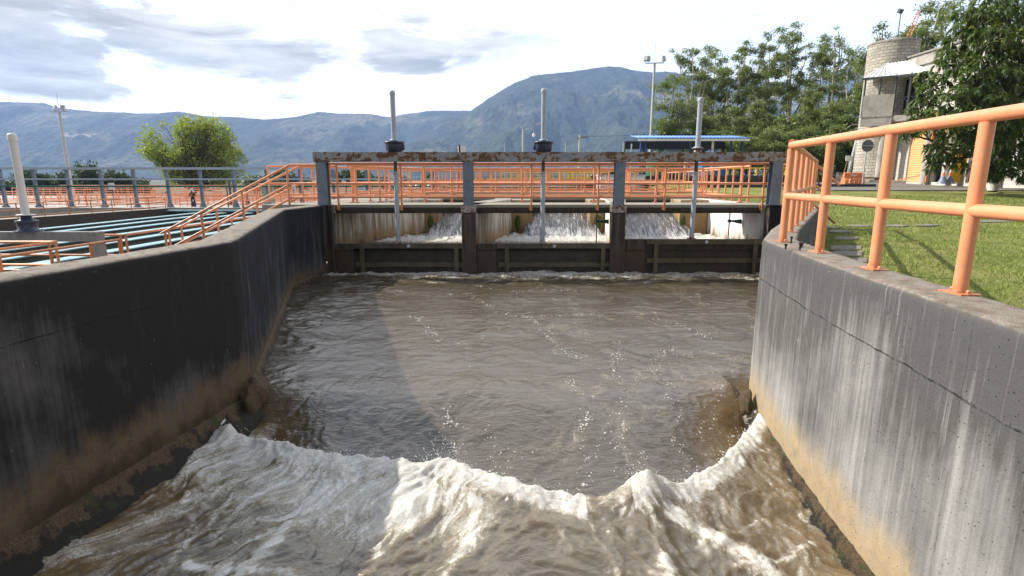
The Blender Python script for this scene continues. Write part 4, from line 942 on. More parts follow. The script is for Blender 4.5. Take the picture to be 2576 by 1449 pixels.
# canopy with tanks
t = thing('canopy', (14.6, 48, 0), 'open shelter with a pale blue corrugated roof on dark blue posts', 'canopy')
a0, a1 = P(1598, 347, Y=48), P(1870, 349, Y=48)
g = np.linspace(0, 1, 240); h_ = np.linspace(0, 1, 3); U, W = np.meshgrid(g, h_)
X = a0.x+(a1.x-a0.x)*U; Y = 46.6+3.4*W; Z = a0.z-.10+.42*W+.04*np.sin(U*2*math.pi*30)
o = grid_mesh('roof', X-t.location.x, Y-48, Z, M['blue_roof'], parent=t); md = o.modifiers.new('s', 'SOLIDIFY'); md.thickness = .03
MB().box(a0.x, a1.x, 46.62, 46.7, a0.z-.34, a0.z-.17).build('fascia', M['white_paint'], t)
for px in (1612, 1624, 1736, 1838, 1866): q = P(px, 380, Y=47.4); MB().tube([(q.x, 47.4, 0), (q.x, 47.4, a0.z-.1)], .10, 8).build('post', M['blue_post'], t)
q = P(1792, 380, Y=47.2); MB().tube([(q.x, 47.2, 0), (q.x, 47.2, a0.z-.1)], .10, 8).build('post', M['white_paint'], t)
for px, mt, lab, yy_ in ((1662, 'green_tank', 'dark green dome topped storage tank under the shelter', 49.4), (1795, 'blue_tank', 'bright blue dome topped storage tank under the shelter', 49.6)):
    q = P(px, 372, Y=yy_); tk = thing('storage_tank', (q.x, yy_, 0), lab, 'tank'); MB().lathe((q.x, yy_, 0), [(1.25, 0), (1.25, 2.35)], 28).build('shell', M[mt], tk); MB().lathe((q.x, yy_, 2.35), [(1.30, 0), (1.30, .08), (1.1, .42), (.55, .78), (.40, .80), (.40, .92)], 28).build('dome', M[mt], tk)
t = thing('dark_frame_building', (14, 54, 0), 'black framed plant shed behind the blue roofed shelter', 'shed')
q0, q1, q2, q3 = P(1655, 338, Y=56), P(1815, 338, Y=56), P(1570, 352, Y=54), P(1820, 352, Y=54)
MB().box(q0.x, q1.x, 56, 57, q0.z-.75, q0.z).build('roof', M['black'], t); MB().box(q2.x, q3.x, 53.5, 54.5, q2.z-.85, q2.z-.15).build('roof', M['black'], t)
for i in range(6): x = q2.x+(q3.x-q2.x)*i/5; MB().box(x-.1, x+.1, 53.9, 54.1, 0, q2.z-.8).build('post', M['dark_steel'], t)
MB().box(q2.x+3.2, q3.x-3, 56.5, 56.7, 0, q0.z-.8).build('wall', M['steel_blue_grey'], t)
# ================================================================ light masts and poles
def mast(px, py_top, Y, zb, r, lamps, spike, label, name='light_mast'):
    p = P(px, py_top, Y=Y); t = thing(name, (p.x, Y, zb), label, 'light mast')
    MB().tube([(p.x, Y, zb), (p.x, Y, p.z*.5), (p.x, Y, p.z)], [r, r*.8, r*.6], 14).build('pole', M['pole_grey'], t)
    MB().bar((p.x-1.0, Y, p.z-.05), (p.x+1.0, Y, p.z+.0), .10, .10).build('cross_arm', M['galv'], t)
    for dx, rot in lamps:
        o = MB().obox((p.x+dx, Y-.1, p.z+.40), (.40, .26, .52), rot, (-.35, 'X')).build('floodlight', M['pole_grey'], t); MB().bar((p.x+dx, Y, p.z), (p.x+dx, Y, p.z+.2), .06, .06).build('bracket', M['galv'], o)
    MB().tube([(p.x, Y, p.z), (p.x, Y, p.z+spike)], .022, 6).build('lightning_rod', M['galv'], t); return t
mast(149, 280, 66, -2.1, .22, ((-.35, -.5), (.55, .3)), 2.0, 'tall pale lamp mast at the left edge with a pair of floodlights')
mast(1647, 158, 62, 0, .21, ((-1.0, -.5), (-.7, -.3), (.9, .4)), 2.3, 'tall pale lamp mast in front of the eucalyptus trees on the right')
p = P(1316, 325, Y=60); t = thing('camera_pole', (p.x, 60, 0), 'slim pole with a curved arm holding a dome camera', 'camera pole')
MB().tube([(p.x, 60, 0), (p.x, 60, p.z)], .11, 8).build('pole', M['pole_grey'], t); MB().tube([(p.x, 60, p.z-.5), (p.x+.25, 60, p.z-.05), (p.x+.7, 60, p.z+.1), (p.x+1.1, 60, p.z-.1), (p.x+1.15, 60, p.z-.4)], .035, 8).build('arm', M['galv'], t)
MB().lathe((p.x+1.15, 60, p.z-.85), [(.05, 0), (.16, .1), (.17, .28), (.06, .45)], 12).build('camera', M['white_paint'], t); MB().box(p.x-.22, p.x-.1, 59.9, 60.1, 2.2, 3).build('box', M['galv'], t)
p = P(1459, 339, Y=70); t = thing('utility_pole', (p.x, 70, 0), 'old utility pole with a short cross arm beyond the beam', 'utility pole')
MB().tube([(p.x, 70, 0), (p.x, 70, p.z)], [.2, .14], 10).build('pole', M['pole_grey'], t); MB().bar((p.x-.4, 70, p.z-.4), (p.x+1.0, 70, p.z-.25), .12, .12).build('cross_arm', M['wood'], t)
MB().tube([(p.x+.9, 70, p.z-.2), (p.x+6, 70, p.z-.1), (p.x+14, 72, p.z+.6)], .02, 5).build('wire', M['cable'], t)
VG = 'thin vent stubs rising behind the beam'
for px, py, lab in ((1270, 372, 'first'), (1424, 372, 'second'), (1569, 370, 'third'), (1589, 374, 'fourth')):
    p = P(px, py-12, Y=40); tag(MB().tube([(p.x, 40, 0), (p.x, 40, p.z)], .055, 8).build('vent_pipe', M['pipe_grey']), f'short grey vent stub above the rusty beam, {lab} from the left', 'pipe', VG)
p = P(1160, 385, Y=34); t = thing('notice_board', (p.x, 34, 0), 'small dark framed notice board showing above the beam', 'board'); MB().tube([(p.x-.15, 34, 0), (p.x-.15, 34, p.z+.5)], .03, 6).build('post', M['dark_steel'], t); MB().obox((p.x+.05, 34, p.z+.2), (.5, .05, .46), .5).build('panel', M['white_paint'], t); MB().obox((p.x-.14, 34.0, p.z+.2), (.08, .30, .52), .5).build('frame', M['black'], t)
# ================================================================ people
def person(loc, h, face, arm_pose, shirt, trousers, helmet, label, lean=0.0):
    t = thing('person', loc, label, 'person'); k = h/1.72
    J = {'pel': (0, 0, .95), 'wai': (0, -.02-lean*.3, 1.12), 'che': (0, -lean*.6, 1.34), 'nek': (0, -lean*.8, 1.47), 'hed': (0, -.02-lean, 1.60), 'top': (0, -.02-lean, 1.69),
         'hl': (-.10, 0, .90), 'kl': (-.12, -.06, .50), 'al': (-.13, .02, .09), 'tl': (-.14, -.14, .035), 'hr': (.10, 0, .90), 'kr': (.12, .02, .50), 'ar': (.14, .08, .09), 'tr': (.15, -.07, .035)}
    for s_, q in ((-1, 'l'), (1, 'r')):
        a = arm_pose[0 if s_ < 0 else 1]; J['s'+q] = (s_*.19, -lean*.7, 1.40); J['e'+q] = (s_*(.26), a[0]-lean*.7, 1.40-a[1]); J['w'+q] = (s_*.22, a[2]-lean*.7, 1.40-a[3]); J['f'+q] = (s_*.20, a[2]-.08-lean*.7, 1.40-a[3]-.07)
    rad = {'pel': (.15, .11), 'wai': (.13, .10), 'che': (.16, .11), 'nek': (.055, .055), 'hed': (.085, .10), 'top': (.06, .07), 'hl': (.09, .09), 'kl': (.06, .06), 'al': (.042, .045), 'tl': (.04, .03), 'sl': (.065, .065), 'el': (.045, .045), 'wl': (.030, .032), 'fl': (.032, .02)}
    for a in list(rad):
        if a.endswith('l') and a != 'pel': rad[a[:-1]+'r'] = rad[a]
    E = [('pel', 'wai'), ('wai', 'che'), ('che', 'nek'), ('nek', 'hed'), ('hed', 'top')]+[(a+q, b+q) for q in 'lr' for a, b in (('h', 'k'), ('k', 'a'), ('a', 't'), ('s', 'e'), ('e', 'w'), ('w', 'f'))]+[('pel', 'hl'), ('pel', 'hr'), ('che', 'sl'), ('che', 'sr')]
    ks = list(J); me = bpy.data.meshes.new('body'); me.from_pydata([tuple(c*k for c in J[a]) for a in ks], [(ks.index(a), ks.index(b)) for a, b in E], [])
    o = link_mesh('body', me, t); md = o.modifiers.new('skin', 'SKIN'); o.modifiers.new('sub', 'SUBSURF').levels = 2
    o.modifiers['sub'].render_levels = 2
    for v, a in zip(me.skin_vertices[0].data, ks): v.radius = (rad[a][0]*k, rad[a][1]*k); v.use_root = (a == 'pel')
    m, nt, b = new_mat('body_'+label.split()[0]); z = nt.sep(nt.coord('Object'))
    c = nt.mix(nt.maprange(z[2], .93*k, .95*k), M_col[trousers], M_col[shirt]); c = nt.mix(nt.maprange(z[2], 1.49*k, 1.50*k), c, (.30, .15, .09)); c = nt.mix(nt.maprange(z[2], .10*k, .12*k), (.02, .02, .02), c)
    pset(nt, b, c, .8); me.materials.append(m)
    hp = (loc[0], loc[1], loc[2]); z0 = 1.655*k; yy = (-.02-lean)*k
    MB().lathe((hp[0], hp[1]+yy, hp[2]+z0), [(.155*k, 0), (.158*k, .012*k), (.118*k, .02*k), (.115*k, .06*k), (.085*k, .105*k), (.03*k, .125*k)], 18).build('helmet', M[helmet], t)
    t.rotation_euler = (0, 0, face); return t
M_col = {'maroon': (.07, .014, .016), 'beige': (.42, .36, .28), 'blue': (.05, .08, .2), 'white': (.6, .6, .58), 'grey': (.2, .2, .2)}
p = P(484, 490, Y=54.9); w = person((p.x, 54.9, -2.1), 1.74, .3, ((-.12, .26, -.35, .34), (-.10, .27, -.32, .40)), 'maroon', 'maroon', 'helmet_white', 'worker in dark maroon overalls, yellow harness and white helmet leaning over the railing', .12)
hx = MB()
for s_ in (-1, 1): hx.tube([(p.x+s_*.03, 54.9-.20, -2.1+1.36), (p.x+s_*.12, 54.9-.17, -2.1+1.44), (p.x+s_*.13, 54.9+.02, -2.1+1.46)], .022, 6).tube([(p.x-s_*.10, 54.9-.13, -2.1+1.08), (p.x+s_*.03, 54.9-.20, -2.1+1.36)], .022, 6)
hx.build('harness', M['yellow'], w)
p = P(724, 475, Y=57); person((p.x, 57, -2.1+.65), 1.70, 1.2, ((-.05, .28, -.10, .5), (-.2, .2, -.4, .2)), 'beige', 'beige', 'helmet_yellow', 'distant worker in beige clothes and a yellow helmet beyond the left stairs')
for px, sh, he, lab in ((1033, 'grey', 'helmet_yellow', 'helmeted worker wearing a yellow hard hat, seen low behind the railings'), (1048, 'white', 'helmet_white', 'middle worker of three behind the railings, white hard hat'), (1079, 'white', 'helmet_white', 'rightmost worker of three behind the railings, white hard hat')):
    p = P(px, 470, Y=50); person((p.x, 50, -1.50), 1.66, .4, ((-.05, .28, -.15, .45), (-.1, .25, -.3, .3)), sh, 'blue', he, lab)
# ================================================================ ground, lawn, road on the right
def ZG(x, y): return np.interp(y, [-5, 12.5, 20, 28, 36, 41, 60, 200], [-.70, -.70, -.36, .06, .30, .50, .70, .8])
ow = [(2.3, -3), (2.6, 1), (2.75, 2.8), (2.84, 3.6), (2.94, 4.25), (3.08, 5.3), (3.2, 6.0), (3.9, 7.5), (7.0, 12.7), (7.5, 13.6), (8.2, 15), (7.3, 15.6), (7.3, 30), (9.5, 36), (5.2, 40), (5.2, 80), (-5, 110), (-5, 170)]
rows = np.concatenate([np.arange(-3, 30, .18), np.arange(30, 75, .6)]); cc = np.linspace(0, 1, 150)**1.9
X = np.stack([np.interp(r, [p[1] for p in ow], [p[0] for p in ow])-.12+cc*(150 if r > 16 else 60) for r in rows]); Y = rows[:, None]+0*X
Z = ZG(X, Y)+.03*fbm(X*.5, Y*.5, 4, 5)+.008*fbm(X*5, Y*5, 3, 6)*(Y < 30)
lw = grid_mesh('lawn', X, Y, Z, M['lawn']); tag(lw, None, None, None, 'structure')
tag(MB().box(-5150, 5150, -90, 5250, -60, -3.45).build('ground', M['ground']), None, None, None, 'structure')
tag(MB().box(-5.9, 160, 75, 170, -3.4, .62).build('far_lawn', M['lawn']), None, None, None, 'structure')
def strip(name, x0, x1, f0, f1, dz, mat, nx=60, ny=10):
    u = np.linspace(0, 1, nx); v = np.linspace(0, 1, ny); U, W = np.meshgrid(u, v); X = x0+(x1-x0)*U; Y = f0(X)+(f1(X)-f0(X))*W
    o = grid_mesh(name, X, Y, ZG(X, Y)+dz, mat); tag(o, None, None, None, 'structure'); return o
strip('road', 15, 27.0, lambda x: 28.6+.0*x, lambda x: 33.4+(x-15)*.10, .045, M['asphalt'])
strip('road', 26.9, 90, lambda x: 28.4-.16*(x-27), lambda x: 34.5-.28*(x-27)*0-.0*x, .05, M['asphalt'])
strip('road', 19, 26.6, lambda x: 33+.0*x, lambda x: 41+0*x, .049, M['asphalt'])
k = MB().box(11, 21.5, 32.6, 32.8, .0, .40).build('kerb', M['dark_steel']); tag(k, 'dark low kerb along the grass island beyond the lawn', 'kerb')
# building plinth / pavement kerb
o = MB().add([(25.2, 39, .2), (60, 24.5, -.2), (60, 27.5, -.2), (26.9, 41.5, .2), (25.2, 39, .62), (60, 24.5, .42), (60, 27.5, .42), (26.9, 41.5, .62)], [(0, 3, 2, 1), (4, 5, 6, 7), (0, 1, 5, 4), (1, 2, 6, 5), (2, 3, 7, 6), (3, 0, 4, 7)]).build('pavement', M['kerb'], None, .03); tag(o, None, None, None, 'structure')
# stepping stones
STN = []
SGp = 'grey stepping stones set in the lawn'
sl = ['nearest the wall, in shade', 'second from the wall, in shade', 'third from the wall, in shade', 'fourth, at the bend of the path', 'fifth, just beyond the bend', 'sixth, left end of the row', 'seventh in the row across the lawn', 'eighth in the row across the lawn', 'ninth in the row across the lawn', 'last and largest on the right']
for i, (x0, x1, y, h_) in enumerate(((660, 820, 885, 42), (470, 770, 815, 48), (440, 760, 755, 40), (480, 720, 655, 26), (430, 660, 582, 18), (400, 530, 541, 14), (620, 850, 522, 14), (1000, 1250, 521, 14), (1330, 1560, 514, 12), (1950, 2330, 470, 16))):
    c = []; 
    for sx, sy in ((x0, y+h_/2), ((x0+x1)/2, y+h_/2+4), (x1, y+h_/2-2), (x1+12, y-h_/2+2), ((x0+x1)/2, y-h_/2-3), (x0+8, y-h_/2)):
        px, py = (3150+sx/2.588)/1.5901, (700+sy/2.588)/1.5901; z = -.69
        for _ in range(6): q = P(px, py, z=z); z = float(ZG(q.x, q.y))+.02
        c.append((q.x, q.y, z+.012))
    STN.append((sum(q_[0] for q_ in c)/6, sum(q_[1] for q_ in c)/6, (max(q_[0] for q_ in c)-min(q_[0] for q_ in c))/2, (max(q_[1] for q_ in c)-min(q_[1] for q_ in c))/2))
    o = MB().add([(a, b, z-.06) for a, b, z in c]+c, [tuple(range(6))[::-1], tuple(range(6, 12))]+[(i_, (i_+1) % 6, 6+(i_+1) % 6, 6+i_) for i_ in range(6)]).build('stepping_stone', M['stone'], None, .012)
    tag(o, 'flat stepping stone in the grass, '+sl[i], 'stepping stone', SGp)
# grass blades on the near lawn
n = 175000; u = RNG.random(n); Yb = .3+RNG.random(n)**1.25*25; xl = np.interp(Yb, [p[1] for p in ow], [p[0] for p in ow]); Xb = xl+RNG.random(n)**1.1*np.maximum(2.5, 1.25*Yb-xl*.55)
cl = fbm(Xb*1.3, Yb*1.3, 4, 15); keep = RNG.random(n) < (.55+.9*cl); 
for q_ in STN: keep &= (((Xb-q_[0])/(q_[2]+.02))**2+((Yb-q_[1])/(q_[3]+.02))**2) > .85
Xb, Yb, cl = Xb[keep], Yb[keep], cl[keep]; n = len(Xb)
Zb = ZG(Xb, Yb)+.03*fbm(Xb*.5, Yb*.5, 4, 5); a = RNG.random(n)*2*math.pi; hgt = (.020+.030*RNG.random(n))*(1+1.0*np.clip(cl, 0, 1))*(1+.02*Yb); lean = RNG.normal(0, .6, (n, 2))*hgt[:, None]
w = .0028+.0006*Yb; dx, dy = np.cos(a)*w, np.sin(a)*w
co = np.stack([np.stack([Xb-dx, Yb-dy, Zb-.01], -1), np.stack([Xb+dx, Yb+dy, Zb-.01], -1), np.stack([Xb+lean[:, 0], Yb+lean[:, 1], Zb+hgt], -1)], 1).reshape(-1, 3)
me = bpy.data.meshes.new('grass'); fill_mesh(me, co, np.arange(3*n).reshape(n, 3)); me.materials.append(M['grass_blade'])
at = me.attributes.new('tint', 'FLOAT', 'POINT'); at.data.foreach_set('value', np.repeat(np.clip(.35+.5*cl+RNG.normal(0, .22, n), 0, 1), 3).astype(np.float32)); tag(link_mesh('grass', me), 'short sunlit grass blades covering the lawn', 'grass', None, 'stuff')
# fallen leaves
fl_ = thing('fallen_leaf', (0, 0, 0), 'scatter', 'leaf'); bpy.data.objects.remove(fl_)
vs = []
for i in range(46):
    y = 4+RNG.random()*13; x = float(np.interp(y, [p[1] for p in ow], [p[0] for p in ow]))+.3+RNG.random()*6; z = float(ZG(x, y))+.05; a_ = RNG.random()*6.28; l = .05
    vs.append([(x+l*math.cos(a_), y+l*math.sin(a_), z), (x-l*.35*math.sin(a_), y+l*.35*math.cos(a_), z+.015), (x-l*math.cos(a_), y-l*math.sin(a_), z), (x+l*.35*math.sin(a_), y-l*.35*math.cos(a_), z+.012)])
mb = MB()
for v in vs: mb.add(v, [(0, 1, 2, 3)])
simple('dry_leaf', (.42, .20, .10), .8, .4, 9); tag(mb.build('fallen_leaves', M['dry_leaf']), 'dry brown fallen leaves scattered on the lawn', 'leaves', None, 'stuff')
# ================================================================ building and tower
TWc = (27.0, 41.0)
bd = thing('tower', (27, 41, .4), 'round pale block tower with a dark rim, rising beside the hall', 'tower')
ph = np.linspace(0, 2*math.pi, 65); zz = np.linspace(.2, 10.0, 12); PHI, ZZ = np.meshgrid(ph, zz)
def put_uv(o): return o
X = 1.56*np.cos(PHI); Y = 1.56*np.sin(PHI)
grid_mesh('shell', X, Y, ZZ-.4, M['block_tower'], vattrs={'uvm': np.stack([PHI*1.56, ZZ, 0*ZZ], -1)}, parent=bd)
MB().lathe((27, 41, 9.98), [(1.60, 0), (1.60, .14), (1.30, .15), (1.28, .0)], 48).build('rim', M['deck'], bd)
MB().lathe((27, 41, 10.0), [(1.2, 0), (1.0, .25), (.5, .36), (.05, .38)], 32).build('tank_top', M['galv'], bd)
MB().tube([(27.2, 41, 10), (27.2, 41, 12.2)], .03, 6).obox((27.15, 41, 12.2), (.35, .2, .28), .4, (.5, 'X')).build('roof_lamp', M['dark_steel'], bd)
mb = MB()
for s_ in (-1, 1): mb.tube([(27.8+.12*s_, 41, 10.0), (28.2+.12*s_, 41, 11.2), (28.45+.1*s_, 41, 12.2)], .03, 6)
for i in range(7): mb.bar((27.68+.09*i, 41, 10.2+.3*i), (27.95+.09*i, 41, 10.35+.3*i), .04, .04)
mb.build('ladder_stub', M['plastic_orange'], bd)
hall = thing('hall', (27, 36, .4), 'two storey pale block hall with orange shutters, behind the mango tree', 'building')
def wall_uv(name, x, y0, y1, z0, z1, mat, parent, holes=()):
    ys = sorted({y0, y1, *[h for q in holes for h in q[:2]]}); zs = sorted({z0, z1, *[h for q in holes for h in q[2:]]})
    vs, fs, uv = [], [], []
    for a, b in zip(ys[:-1], ys[1:]):
        for c, d in zip(zs[:-1], zs[1:]):
            if any(a >= q[0]-1e-6 and b <= q[1]+1e-6 and c >= q[2]-1e-6 and d <= q[3]+1e-6 for q in holes): continue
            i = len(vs); pts = [(x, a, c), (x, b, c), (x, b, d), (x, a, d)]; vs += pts; fs.append((i+3, i+2, i+1, i)); uv += [(p[1], p[2], 0) for p in pts]
    off = worldloc(parent); me = bpy.data.meshes.new(name); me.from_pydata([tuple(Vector(v)-off) for v in vs], [], fs)
    at = me.attributes.new('uvm', 'FLOAT_VECTOR', 'POINT'); at.data.foreach_set('vector', np.array(uv, np.float32).reshape(-1)); me.materials.append(mat); o = link_mesh(name, me, parent)
    md = o.modifiers.new('s', 'SOLIDIFY'); md.thickness = .25; md.offset = -1
    return o
holes = [(36.55, 38.3, .5, 4.0), (34.75, 35.95, .5, 4.0), (38.0, 39.4, 4.9, 7.4), (31.2, 33.2, .5, 3.6), (30.0, 33.5, 5.0, 6.8)]
wall_uv('wall', 27.2, 22, 39.8, .2, 8.75, M['block_wall'], hall, holes)
MB().box(27.45, 45, 22.0, 22.3, .2, 8.7).build('side_wall', M['pale_conc'], hall); MB().box(27.6, 45, 39.4, 39.7, .2, 8.7).build('side_wall', M['pale_conc'], hall)
MB().box(26.95, 45.2, 21.8, 39.9, 8.76, 8.88).build('roof', M['deck'], hall)
MB().box(27.05, 27.18, 22, 39.5, 8.1, 8.74).build('parapet_band', M['plain_conc'], hall)
MB().box(27.02, 27.17, 22, 38.0, 4.15, 4.55).build('floor_band', M['pale_conc'], hall)
def shutter(y0, y1, z0, z1):
    n_ = int((z1-z0)/.075)*4+1; z = np.linspace(z0, z1, n_); U, W = np.meshgrid([y0, y1], z)
    X = 27.30-.022*np.abs(np.sin((W-z0)/.075*math.pi/2)) ; o = grid_mesh('shutter', X-27, U-36, W-.4, M['shutter'], parent=hall); return o
shutter(36.58, 38.28, .5, 3.98); shutter(34.78, 35.92, 3.0, 3.98); shutter(31.25, 33.15, 1.8, 3.58)
MB().box(27.6, 27.65, 34.7, 36, .5, 3.1).box(27.6, 27.65, 31.2, 33.3, .5, 2.0).build('dark_doorway', M['black'], hall)
MB().box(27.5, 27.55, 30, 33.5, 5, 6.8).build('window', M['glass_dark'], hall)
mb = MB(); mb.box(27.15, 27.25, 38.0, 39.4, 7.3, 7.4).box(27.15, 27.25, 38.0, 39.4, 6.2, 6.26)
for y in (38.0, 38.45, 38.9, 39.35): mb.box(27.15, 27.25, y, y+.06, 4.9, 7.4)
mb.build('door_frame', M['black'], hall); MB().box(27.4, 27.44, 38, 39.4, 4.9, 7.4).build('door_glass', M['glass_dark'], hall)
for y in (36.25, 34.5, 33.6, 30.9): MB().lathe((27.0, y, .4), [(.24, 0), (.24, 4.1)], 20).build('column', M['plain_conc'], hall)
MB().box(26.9, 27.0, 35.97, 36.03, .5, 4.0).build('shutter_rail', M['plastic_orange'], hall)
MB().lathe((25.95, 39.2, .4), [(.26, 0), (.26, 4.2)], 20).build('column', M['plain_conc'], hall)
for y, z in ((35.6, 7.3), (33.7, 7.2)): MB().lathe((26.95, y, z), [(.06, 0), (.16, .08), (.10, .26), (.04, .34)], 12).build('wall_lamp', M['dark_steel'], hall)
MB().tube([(27.12, 36.1, 4.6), (27.12, 36.1, 7.6), (27.12, 33.7, 7.7)], .03, 6).build('conduit', M['galv'], hall)
MB().bar((26.2, 37.6, .62), (26.9, 36.4, .95), .12, .06).build('ramp_bar', M['plastic_orange'], hall)
# balcony
bal = MB(); poly = [(24.55, 39.75), (26.02, 38.75), (27.15, 37.55), (27.15, 39.6), (25.3, 40.4)]
def insetp(k): cx, cy = 26.2, 39.3; return [(cx+(x-cx)*k, cy+(y-cy)*k) for x, y in poly]
prism(MB(), poly, 4.55, 4.95).build('balcony_slab', M['plain_conc'], hall)
b0, b1, b2 = poly[0], poly[1], poly[2]
MB().bar((b0[0], b0[1], 5.65), (b1[0], b1[1], 5.65), .14, 1.45).bar((b0[0], b0[1], 4.55), (b1[0], b1[1], 4.55), .3, .5).build('balcony_parapet', M['plain_conc'], hall)
mb = MB(); mb.bar((b1[0], b1[1], 6.1), (b2[0], b2[1], 6.1), .06, .06).bar((b1[0], b1[1], 5.05), (b2[0], b2[1], 5.05), .06, .06)
for i in range(3):
    f0, f1 = i/3, (i+1)/3; A = lambda f, z: (b1[0]+(b2[0]-b1[0])*f, b1[1]+(b2[1]-b1[1])*f, z)
    mb.bar(A(f0, 5.0), A(f0, 6.1), .05, .05).bar(A(f0, 5.05), A(f1, 6.1), .03, .03).bar(A(f1, 5.05), A(f0, 6.1), .03, .03)
mb.build('balcony_railing', M['black'], hall)
mb = MB()
for x, y in (poly[0], ((b0[0]+b1[0])/2, (b0[1]+b1[1])/2), b1, ((b1[0]+b2[0])/2, (b1[1]+b2[1])/2)): mb.bar((x, y, 4.9), (x, y, 7.65), .09, .09)
mb.build('balcony_posts', M['dark_steel'], hall)
A0, A1, A2 = [Vector((26.2+(x-26.2)*1.14, 39.3+(y-39.3)*1.14, 7.55)) for x, y in poly[:3]]; R0, R1 = Vector((25.9, 39.9, 8.55)), Vector((27.1, 39.2, 8.6))
mb = MB()
def corr(a, b, c, d, n_):
    vs = []; fs = []
    nrm = (b-a).cross(d-a).normalized()
    for i in range(n_+1):
        f = i/n_; o_ = nrm*(.035 if (i//2) % 2 else 0); vs += [a.lerp(b, f)+o_, d.lerp(c, f)+o_]
    for i in range(n_): fs.append((2*i, 2*i+2, 2*i+3, 2*i+1))
    mb.add(vs, fs)
corr(A0, A1, R0, R0.lerp(R0, 0), 24); corr(A1, A2, R1, R0, 28); mb.add([A0, A1, A2, Vector((27.2, 40, 7.55)), Vector((25.2, 40.6, 7.55))], [(4, 3, 2, 1, 0)])
o = mb.build('balcony_roof', M['roof_white'], hall); md = o.modifiers.new('s', 'SOLIDIFY'); md.thickness = .03
MB().bar(A0-Vector((0, 0, .06)), A1-Vector((0, 0, .06)), .08, .14).bar(A1-Vector((0, 0, .06)), A2-Vector((0, 0, .06)), .08, .14).build('roof_edge', M['dark_steel'], hall)
# things in front of the hall
t = thing('traffic_barrier', (20.5, 35.6, .3), 'orange plastic water filled barrier standing on the road edge', 'barrier')
p0, p1 = P(2119, 466, Y=35.6), P(2169, 466, Y=35.6); x0, x1 = p0.x, p1.x; z0 = .33; w_ = x1-x0
mb = MB()
prof = [(.25, 0), (.25, .28), (.11, .45), (.10, .72), (.06, .78)]
pts = [(-p_[0], p_[1]) for p_ in prof]+[(p_[0], p_[1]) for p_ in prof[::-1]]; n_ = len(pts)
mb.add([(x, 35.6+a, z0+b) for x in (x0, x1) for a, b in pts], [tuple(range(n_)), tuple(range(n_, 2*n_))[::-1]]+[(i, n_+i, n_+(i+1) % n_, (i+1) % n_) for i in range(n_)])
mb.build('body', M['plastic_orange'], t, .03)
for i in range(4): MB().bar((x0+.20+i*w_*.24, 35.30, z0+.10), (x0+.36+i*w_*.24, 35.46, z0+.44), .09, .05).build('rib', simple('plastic_orange_light', (.85, .38, .22), .5) if 'plastic_orange_light' not in M else M['plastic_orange_light'], t)
MB().box(x0+.42, x1-.50, 35.485, 35.505, z0+.56, z0+.64).build('faded_lettering', M['roof_white'], t)
p = P(2181, 367, Y=34.2); t = thing('round_sign', (p.x, 34.2, .2), 'back of a round grey traffic sign on a thin pole before the tower', 'sign')
MB().tube([(p.x, 34.2, .2), (p.x, 34.2, p.z+.3)], .035, 8).build('pole', M['pole_grey'], t); MB().tube([(p.x, 34.15, p.z), (p.x, 34.13, p.z)], .36, 32).build('disc', M['grey_sign'], t); MB().box(p.x-.34, p.x+.34, 34.11, 34.13, p.z-.02, p.z+.03).build('brace', M['galv'], t)
p = P(2135, 398, Y=44); t = thing('notice_sign', (p.x, 44, .5), 'small white sign on wooden posts at the edge of the trees', 'sign'); MB().box(p.x-.24, p.x+.24, 43.95, 44, p.z-.2, p.z+.2).build('panel', M['white_paint'], t)
MB().bar((p.x-.35, 44.02, .4), (p.x-.02, 44.02, p.z), .07, .05).build('post', M['wood'], t); MB().bar((p.x+.08, 44.02, .4), (p.x+.08, 44.02, p.z), .05, .05).build('post', M['galv'], t)
for px, py, lab in ((2092, 392, 'left'), (2140, 372, 'right')):
    p = P(px, py, Y=50); tag(MB().tube([(p.x, 50, .5), (p.x, 50, p.z)], .07, 8).build('fence_post', M['pole_grey']), f'thin grey post at the wood edge, {lab} one', 'post', 'posts at the wood edge')
p = P(2160, 330, Y=46); tag(MB().tube([(p.x-.5, 46, .5), (p.x+.25, 46, p.z+1.6)], .13, 10).build('leaning_pole', M['pole_grey']), 'slanting grey pole left of the round tower', 'pole')
o = add_uvm(MB().box(19.0, 25.0, 40.2, 40.5, .3, .98).build('low_wall', M['block_wall'])); tag(o, 'low white block wall behind the orange barrier', 'wall')
t = thing('bench', (24.6, 39.5, .45), 'low reddish bench slab beside the tower foot', 'bench'); MB().box(23.3, 26.2, 38.9, 39.3, .72, .82).build('seat', M['wood'], t); MB().box(23.5, 23.7, 38.95, 39.25, .45, .72).box(25.8, 26.0, 38.95, 39.25, .45, .72).build('leg', M['plain_conc'], t)
for i, (px, lab) in enumerate(((2372, 'left'), (2389, 'right'))):
    p = P(px, 452, Y=32.5); t = thing('delineator_post', (p.x, 32.5, .45), f'orange and white banded post in a blue grey cone base, {lab} one', 'post', 'banded posts by the hall')
    MB().lathe((p.x, 32.5, .42), [(.28, 0), (.26, .05), (.08, .45)], 16).build('base', M['steel_blue_grey'], t); 
    for k_ in range(6): MB().tube([(p.x, 32.5, .87+.2*k_), (p.x, 32.5, 1.07+.2*k_)], .07, 10).build('band', M['plastic_orange'] if k_ % 2 == 0 else M['white_paint'], t)
t = thing('yellow_sheet', (26.2, 32.4, .45), 'bright yellow wrapped panel leaning beside the banded posts', 'panel'); p = P(2405, 450, Y=32.8); MB().obox((p.x, 32.8, 1.45), (.8, .12, 1.9), .2, (.12, 'X')).build('panel', M['yellow'], t); MB().tube([(p.x+.5, 32.6, .45), (p.x+.5, 32.6, 1.9), (p.x+.8, 32.6, 2.1)], .06, 8).build('pipe', M['pipe_white'], t)
